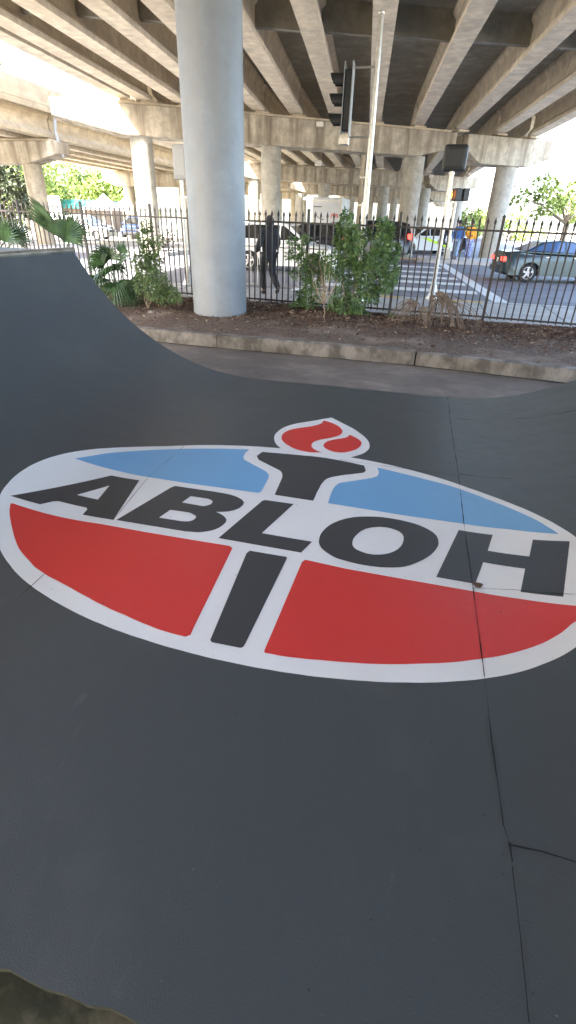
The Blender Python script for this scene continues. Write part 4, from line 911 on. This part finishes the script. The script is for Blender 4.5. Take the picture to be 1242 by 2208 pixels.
car('grey sedan with lit red tail lamps driving out at the right edge','sedan','greycar',(5.19,23.7,-.2),math.radians(9),tail='taillit',name='passing_car')
car('large dark vehicle with a lit red tail lamp behind the big dense shrub','bigsuv','blackcar',(-3.4,34.3,-.2),math.radians(196),tail='taillit',name='passing_car')
car('dark compact car seen past the bonnet of the white crossover','suv','blackcar',(-6.1,29.5,-.2),math.radians(180),name='passing_car')
pc=car('white police-style vehicle with a neon yellow stripe behind the near pedestrian signal pole','suv','whitecar',(-.15,42,-.2),math.radians(205))
mb=MB()
for s in (-1,1):
    yy=s*.925; mb.add([Vector((a,yy,z)) for a,z in ((-1.9,.45),(-1.3,.45),(.6,1.0),(.0,1.0))]+[Vector((a,yy-s*.01,z)) for a,z in ((-1.9,.45),(-1.3,.45),(.6,1.0),(.0,1.0))],[(0,1,2,3),(7,6,5,4),(0,4,5,1),(1,5,6,2),(2,6,7,3),(3,7,4,0)])
    mb.box((1.9,s*.6,.9),(.5,.35,.05))
mb.build('stripe','neon',pc)
car('black car parked behind the neon-striped vehicle, under the overpass','sedan','blackcar',(1.2,46,-.2),math.radians(170))
car('silver car parked far behind the large dark vehicle','suv','silver',(-2.2,52,-.2),math.radians(200))
car('cream-white car with a silver wheel on the left, behind the raised palmetto fan','sedan','whitecar',(-27.2,41.5,-.2),math.radians(8))
car('dark blue car facing the camera on the left, beside the sunlit column','suv','bluecar',(-26.6,49.0,-.2),math.radians(-75))
car('black car parked in shade beyond the cream-white car','suv','blackcar',(-33.5,52.0,-.2),math.radians(10))
car('silver car behind the barricade far under the overpass','sedan','silver',(-11.5,44,-.2),math.radians(20))
car('dark car far under the overpass right of the sunlit far column','sedan','blackcar',(-6.9,47,-.2),math.radians(175))
# box truck, rear towards us
p=onray(704,470,52); tk=thing('box_truck','white box truck with red and dark markings on its rear, parked behind the far column','truck',loc=(p.x,52,-.2),rz=0)
TW=2.7; TH=3.4
mb=MB(); mb.box((0,2.5,1.0+TH/2-.5),(TW,5,TH-.4)); mb.build('box','truckwhite',tk,bevel=.03)
mb=MB(); mb.box((0,6.2,1.3),(2.3,2.2,2.0)); mb.build('cab','truckwhite',tk,bevel=.2)
mb=MB(); 
for x in (-TW/2+.05,TW/2-.05): mb.box((x,-.02,1.95),(.09,.06,2.9))
mb.box((0,-.02,3.42),(TW,.06,.1)); mb.build('door_frame','galv',tk)
for s in (-1,1):
    for y in (1.2,5.9):
        mb=MB(); mb.lathe([(.46,-.14),(.48,0),(.46,.14)],(0,0,0),20,axis=Matrix.Rotation(PI/2,3,'Y')); mb.build('wheel','tyre',tk,loc=(s*1.05,y,.47))
mb=MB(); mb.tube([(-1.0,-.012,2.5),(-.9,-.012,2.2),(-.6,-.012,2.0),(-.25,-.012,1.95)],.035,5); 
for z in (2.95,1.55,1.35,1.2): mb.box((-.85,-.01,z),(.7,.015,.07))
for z in (1.75,1.5,1.3): mb.box((.75,-.01,z),(.65,.015,.06))
mb.build('lettering','darkmark',tk)
mb=MB(); 
for x in (.45,.62,.80,.97): mb.box((x,-.012,2.28),(.09,.02,.32),mat=Matrix.Rotation(.35 if x in(.45,.80) else -.3,3,'Y'))
mb.build('red_lettering','redmark',tk)
# ------------------------------------------------------------ stalls on the left
def at2(u,D,z=-.2): p=onray(u,450,D); return Vector((p.x,D,z))
q=at2(172,62); bd=thing('shelter','low brown building with a teal awning, left of the white tents','building',loc=q)
mb=MB(); mb.box((0,2,1.35),(6.8,4,2.7)); mb.build('wall','brownwall',bd)
mb=MB(); mb.layers([[Vector((x,-.9,2.3)),Vector((x,.0,3.15)),Vector((x,.02,3.22)),Vector((x,-.95,2.36))] for x in (-3.7,3.6)]); mb.box((0,1.9,3.1),(7.2,4.2,.25)); mb.build('awning','teal',bd)
for x in (-2.2,0,2.2): mb=MB(); mb.box((x,-.02,1.3),(1.3,.06,1.4)); mb.build('window','glass',bd)
for u,D,s,l in ((227,58,1.7,'white pointed canopy tent left of the thin viaduct column'),(279,60,2.,'white pointed canopy tent left of the sunlit overpass column')):
    q=at2(u,D); tt=thing('canopy_tent',l,'tent',loc=q,group='white pointed canopy tents')
    mb=MB(); rings=[]
    for r,z in ((1.0,2.2),(1.0,2.45),(.62,2.75),(.30,3.15),(.03,3.75)): rings.append([Vector((a*r*s,b_*r*s,z)) for a,b_ in ((-1,-1),(0,-1.),(1,-1),(1,0),(1,1),(0,1),(-1,1),(-1,0))])
    mb.layers(rings); mb.build('canopy','tent',tt)
    for a in (-1,1):
        for b_ in (-1,1): mb=MB(); mb.tube([(a*s*.97,b_*s*.97,0),(a*s*.97,b_*s*.97,2.3)],.03,6); mb.build('leg','galv',tt)
q=at2(114,52); sg2=thing('notice_board','tall white notice board with grey lines behind the fence on the left','sign',loc=q)
mb=MB(); mb.box((0,0,2.0),(1.9,.1,2.5)); mb.build('panel','tent',sg2)
mb=MB(); 
for k in range(7): mb.box((0,-.06,3.0-.3*k),(1.4-.3*(k%2),.02,.08))
mb.build('lettering','bollardgrey',sg2)
mb=MB(); mb.box((-.8,.1,.5),(.08,.08,1.4)); mb.box((.8,.1,.5),(.08,.08,1.4)); mb.build('post','galv',sg2)
# chain-link fence across the road, right of the sunlit column
cl=thing('chainlink_fence','grey wire-mesh fence across the road, left of the blue-grey pillar','fence',loc=(-21,40,-.2))
mb=MB(); 
for k in range(5): mb.tube([(k*2.4,0,0),(k*2.4,0,3.1)],.04,6)
for z in (.1,1.6,3.05): mb.tube([(0,0,z),(9.6,0,z)],.025,5)
mb.build('frame','galv',cl)
mb=MB()
for k in range(64): mb.box((k*.15,0,1.55),(.012,.012,3))
for k in range(20): mb.box((4.8,0,.1+k*.15),(9.6,.012,.012))
mb.build('mesh','galv',cl)
# ------------------------------------------------------------ people
def skinmesh(name,m,parent,verts,edges,rad,sub=2,root=0):
    me=bpy.data.meshes.new(name); me.from_pydata([tuple(v) for v in verts],edges,[]); o=bpy.data.objects.new(name,me); COL.objects.link(o); o.parent=parent
    me.materials.append(M[m]); sk=o.modifiers.new('s','SKIN'); sk.use_smooth_shade=True
    if not me.skin_vertices: 
        pass
    for i,r in enumerate(rad):
        rr=r if isinstance(r,(tuple,list)) else (r,r); me.skin_vertices[0].data[i].radius=rr
    for i in range(len(rad)): me.skin_vertices[0].data[i].use_root=(i==root)
    ss=o.modifiers.new('u','SUBSURF'); ss.levels=sub; ss.render_levels=sub
    return o
def person(label,loc,rz,top,trouser,shoe,pose,hood=False,H=1.75,group=None,name='person',hairm='hair',longhair=False):
    """local: x right, y forward. pose: dict of joints"""
    t=thing(name,label,'person',loc=loc,rz=rz,group=group); t.scale=(H/1.75,)*3; J=pose
    V=[J['pel'],J['waist'],J['chest'],J['neck'],J['head0'],J['head1']]; E=[(0,1),(1,2),(2,3),(3,4),(4,5)]; Rr=[(.14,.105),(.125,.09),(.15,.10),(.055,.055),(.075,.085),(.06,.07)]
    def limb(parent,names,rs):
        p=parent
        for n_,r in zip(names,rs): V.append(J[n_]); E.append((p,len(V)-1)); Rr.append(r); p=len(V)-1
        return p
    for s in ('L','R'):
        limb(0,['hip'+s,'knee'+s,'ank'+s,'toe'+s],[.085,.056,.038,.03])
        h=limb(2,['sho'+s,'elb'+s,'wri'+s,'palm'+s],[.05,.038,.026,.030])
        # fingers
        pl=Vector(J['palm'+s]); wr_=Vector(J['wri'+s]); d=(pl-wr_).normalized(); sd_=d.cross(Vector((1,0,0))).normalized()
        for k in range(4):
            b0=pl+d*.012+sd_*(.027-.018*k); V.append(b0+d*.030); E.append((h,len(V)-1)); Rr.append(.0085); V.append(b0+d*(.062-.006*abs(k-1))+Vector((0,.012,0))); E.append((len(V)-2,len(V)-1)); Rr.append(.0075)
        V.append(pl-d*.01+sd_*.045+Vector((0,.015,0))); E.append((h,len(V)-1)); Rr.append(.009)
    body=skinmesh('body','skin',t,V,E,Rr)
    # face features: nose, ears (same colour), eyes and mouth small
    hc=(Vector(J['head0'])+Vector(J['head1']))/2; fw=Vector(J.get('face',(0,1,0))).normalized(); sd_=fw.cross(Vector((0,0,1))).normalized()
    m_=MB(); m_.layers([[hc+fw*.085+sd_*.014+Vector((0,0,-.03)),hc+fw*.085-sd_*.014+Vector((0,0,-.03)),hc+fw*.082+Vector((0,0,.02))],[hc+fw*.11+sd_*.004+Vector((0,0,-.025)),hc+fw*.11-sd_*.004+Vector((0,0,-.025)),hc+fw*.095+Vector((0,0,.01))]]); m_.build('nose','skin',t,smooth=True)
    m_=MB(); 
    for s in (-1,1): m_.lathe([(.004,-.01),(.016,0),(.004,.01)],hc+sd_*s*.082,8)
    m_.build('ear','skin',t,smooth=True)
    m_=MB(); 
    for s in (-1,1): m_.lathe([(.004,-.008),(.010,0),(.004,.008)],hc+fw*.083+sd_*s*.03+Vector((0,0,.008)),8)
    m_.build('eye','hair',t,smooth=True)
    m_=MB(); m_.tube([hc+fw*.084+sd_*-.022+Vector((0,0,-.055)),hc+fw*.09+Vector((0,0,-.057)),hc+fw*.084+sd_*.022+Vector((0,0,-.055))],.005,6); m_.build('mouth','redmark',t)
    def cloth(nm,m,names,edges,rs,root=0,sub=2): skinmesh(nm,m,t,[J[n_] for n_ in names],edges,rs,sub,root)
    nm='jacket'
    cloth(nm,top,['hem','waist','chest','neckb','shoL','elbL','cufL','shoR','elbR','cufR'],[(0,1),(1,2),(2,3),(2,4),(4,5),(5,6),(2,7),(7,8),(8,9)],[(.185,.145),(.19,.145),(.205,.15),(.095,.09),.095,.078,.058,.095,.078,.058],root=1)
    cloth('trousers',trouser,['pel','hipL','knee0L','kneeL','hemL','hipR','knee0R','kneeR','hemR'],[(0,1),(1,2),(2,3),(3,4),(0,5),(5,6),(6,7),(7,8)],[(.17,.135),.118,.105,.092,.08,.118,.105,.092,.08])
    for s in ('L','R'):
        cloth('shoe',shoe,['heel'+s,'ank'+s,'toe'+s],[(0,1),(0,2)],[.05,.052,.048],sub=2)
    hd_=MB(); c=hc+Vector((0,0,.03))-fw*.018
    n=14; rings=[]
    for k in range(8):
        ph=PI*(k+.35)/8; 
        rings.append([c+Vector(((.098 if not hood else .108)*math.sin(ph)*math.cos(2*PI*q/n),(.108 if not hood else .122)*math.sin(ph)*math.sin(2*PI*q/n),(.12 if not hood else .150)*math.cos(ph)+( -.065 if hood else .012)))-fw*(.03*(k/8) if not hood else .02) for q in range(n)])
    if longhair: rings+= [[c-fw*.05+Vector((.10*math.cos(2*PI*q/n),.07*math.sin(2*PI*q/n),-.16-.08*k)) for q in range(n)] for k in range(2)]
    hd_.layers(rings); hd_.build('hood' if hood else 'hair',top if hood else hairm,t,smooth=True)
    return t
def pose(walk=0,**kw):
    J=dict(pel=(0,0,.95),waist=(0,.0,1.10),chest=(0,.01,1.30),neck=(0,.0,1.47),neckb=(0,-.005,1.475),head0=(0,.02,1.58),head1=(0,.025,1.68),hem=(0,0,.90),
    hipL=(-.095,0,.88),hipR=(.095,0,.88))
    for s,g in (('L',-1),('R',1)):
        J['sho'+s]=(g*.175,0,1.39); J['elb'+s]=(g*.24,-.03,1.12); J['wri'+s]=(g*.25,.04,.89); J['palm'+s]=(g*.25,.07,.82); J['cuf'+s]=(g*.25,.03,.92)
        J['knee'+s]=(g*.10,.02,.49); J['ank'+s]=(g*.10,-.02,.08); J['toe'+s]=(g*.12,.14,.035); J['heel'+s]=(g*.10,-.05,.04); J['hem'+s]=(g*.10,-.02,.095)
    J.update(kw)
    for s in 'LR': J['knee0'+s]=tuple((Vector(J['hip'+s])*.5+Vector(J['knee'+s])*.5))
    return {k:Vector(v) for k,v in J.items()}
# walking away from the camera, towards the left: local y forward
pw=pose(kneeL=(-.10,.20,.50),ankL=(-.09,.10,.10),toeL=(-.10,.25,.035),heelL=(-.09,.06,.045),hemL=(-.09,.10,.10),
 kneeR=(.08,.0,.49),ankR=(.10,-.33,.20),toeR=(.10,-.24,.05),heelR=(.10,-.37,.17),hemR=(.10,-.33,.20),
 elbL=(-.29,-.09,1.14),wriL=(-.33,.06,.93),palmL=(-.335,.10,.865),cufL=(-.325,.05,.955),elbR=(.26,.06,1.13),wriR=(.22,.24,1.0),palmR=(.21,.30,.97),cufR=(.22,.22,1.01))
person('person in a black hooded jacket and black trousers walking on the sidewalk behind the fence',(-3.62,13.05,0),math.radians(38),'blackcloth','blackcloth','shoe',pw,hood=True,H=1.72)
for o in [o for o in bpy.data.objects if o.name.startswith('trousers')]: o.data.materials[0]=M['blackcloth']
person('person with dark hair in a blue top and pale jeans beyond the crosswalk',(1.72,32.3,0),math.radians(160),'bluecloth','palejean','shoe',pose(kneeL=(-.1,.14,.5),ankL=(-.1,.22,.09),toeL=(-.1,.37,.04),heelL=(-.1,.18,.045),hemL=(-.1,.21,.13)),H=1.86,longhair=True)
person('person in an orange top and blue and white patterned trousers beyond the crosswalk',(2.38,32.6,0),math.radians(200),'orangecloth','tiedye','whiteshoe',pose(kneeR=(.12,.12,.5),ankR=(.14,.16,.09),toeR=(.15,.3,.04),heelR=(.14,.12,.045),hemR=(.14,.15,.13),elbR=(.27,.05,1.13),wriR=(.14,.22,1.1),palmR=(.08,.27,1.1),cufR=(.17,.20,1.1)),H=1.86)
person('person in dark clothes standing behind the near pedestrian signal pole, left of the pair',(1.0,36.5,-.2),math.radians(120),'blackcloth','greycloth','shoe',pose(),H=1.8)
for (u,D,cl1,lab) in ((8,40,'orangecloth','person in a reddish top far off at the left edge behind the palmetto'),(20,42,'teal','person in a teal top far off at the left edge, right of the reddish one')):
    q=at2(u,D); person(lab,q,2.6,cl1,'greycloth','shoe',pose(),H=1.75)
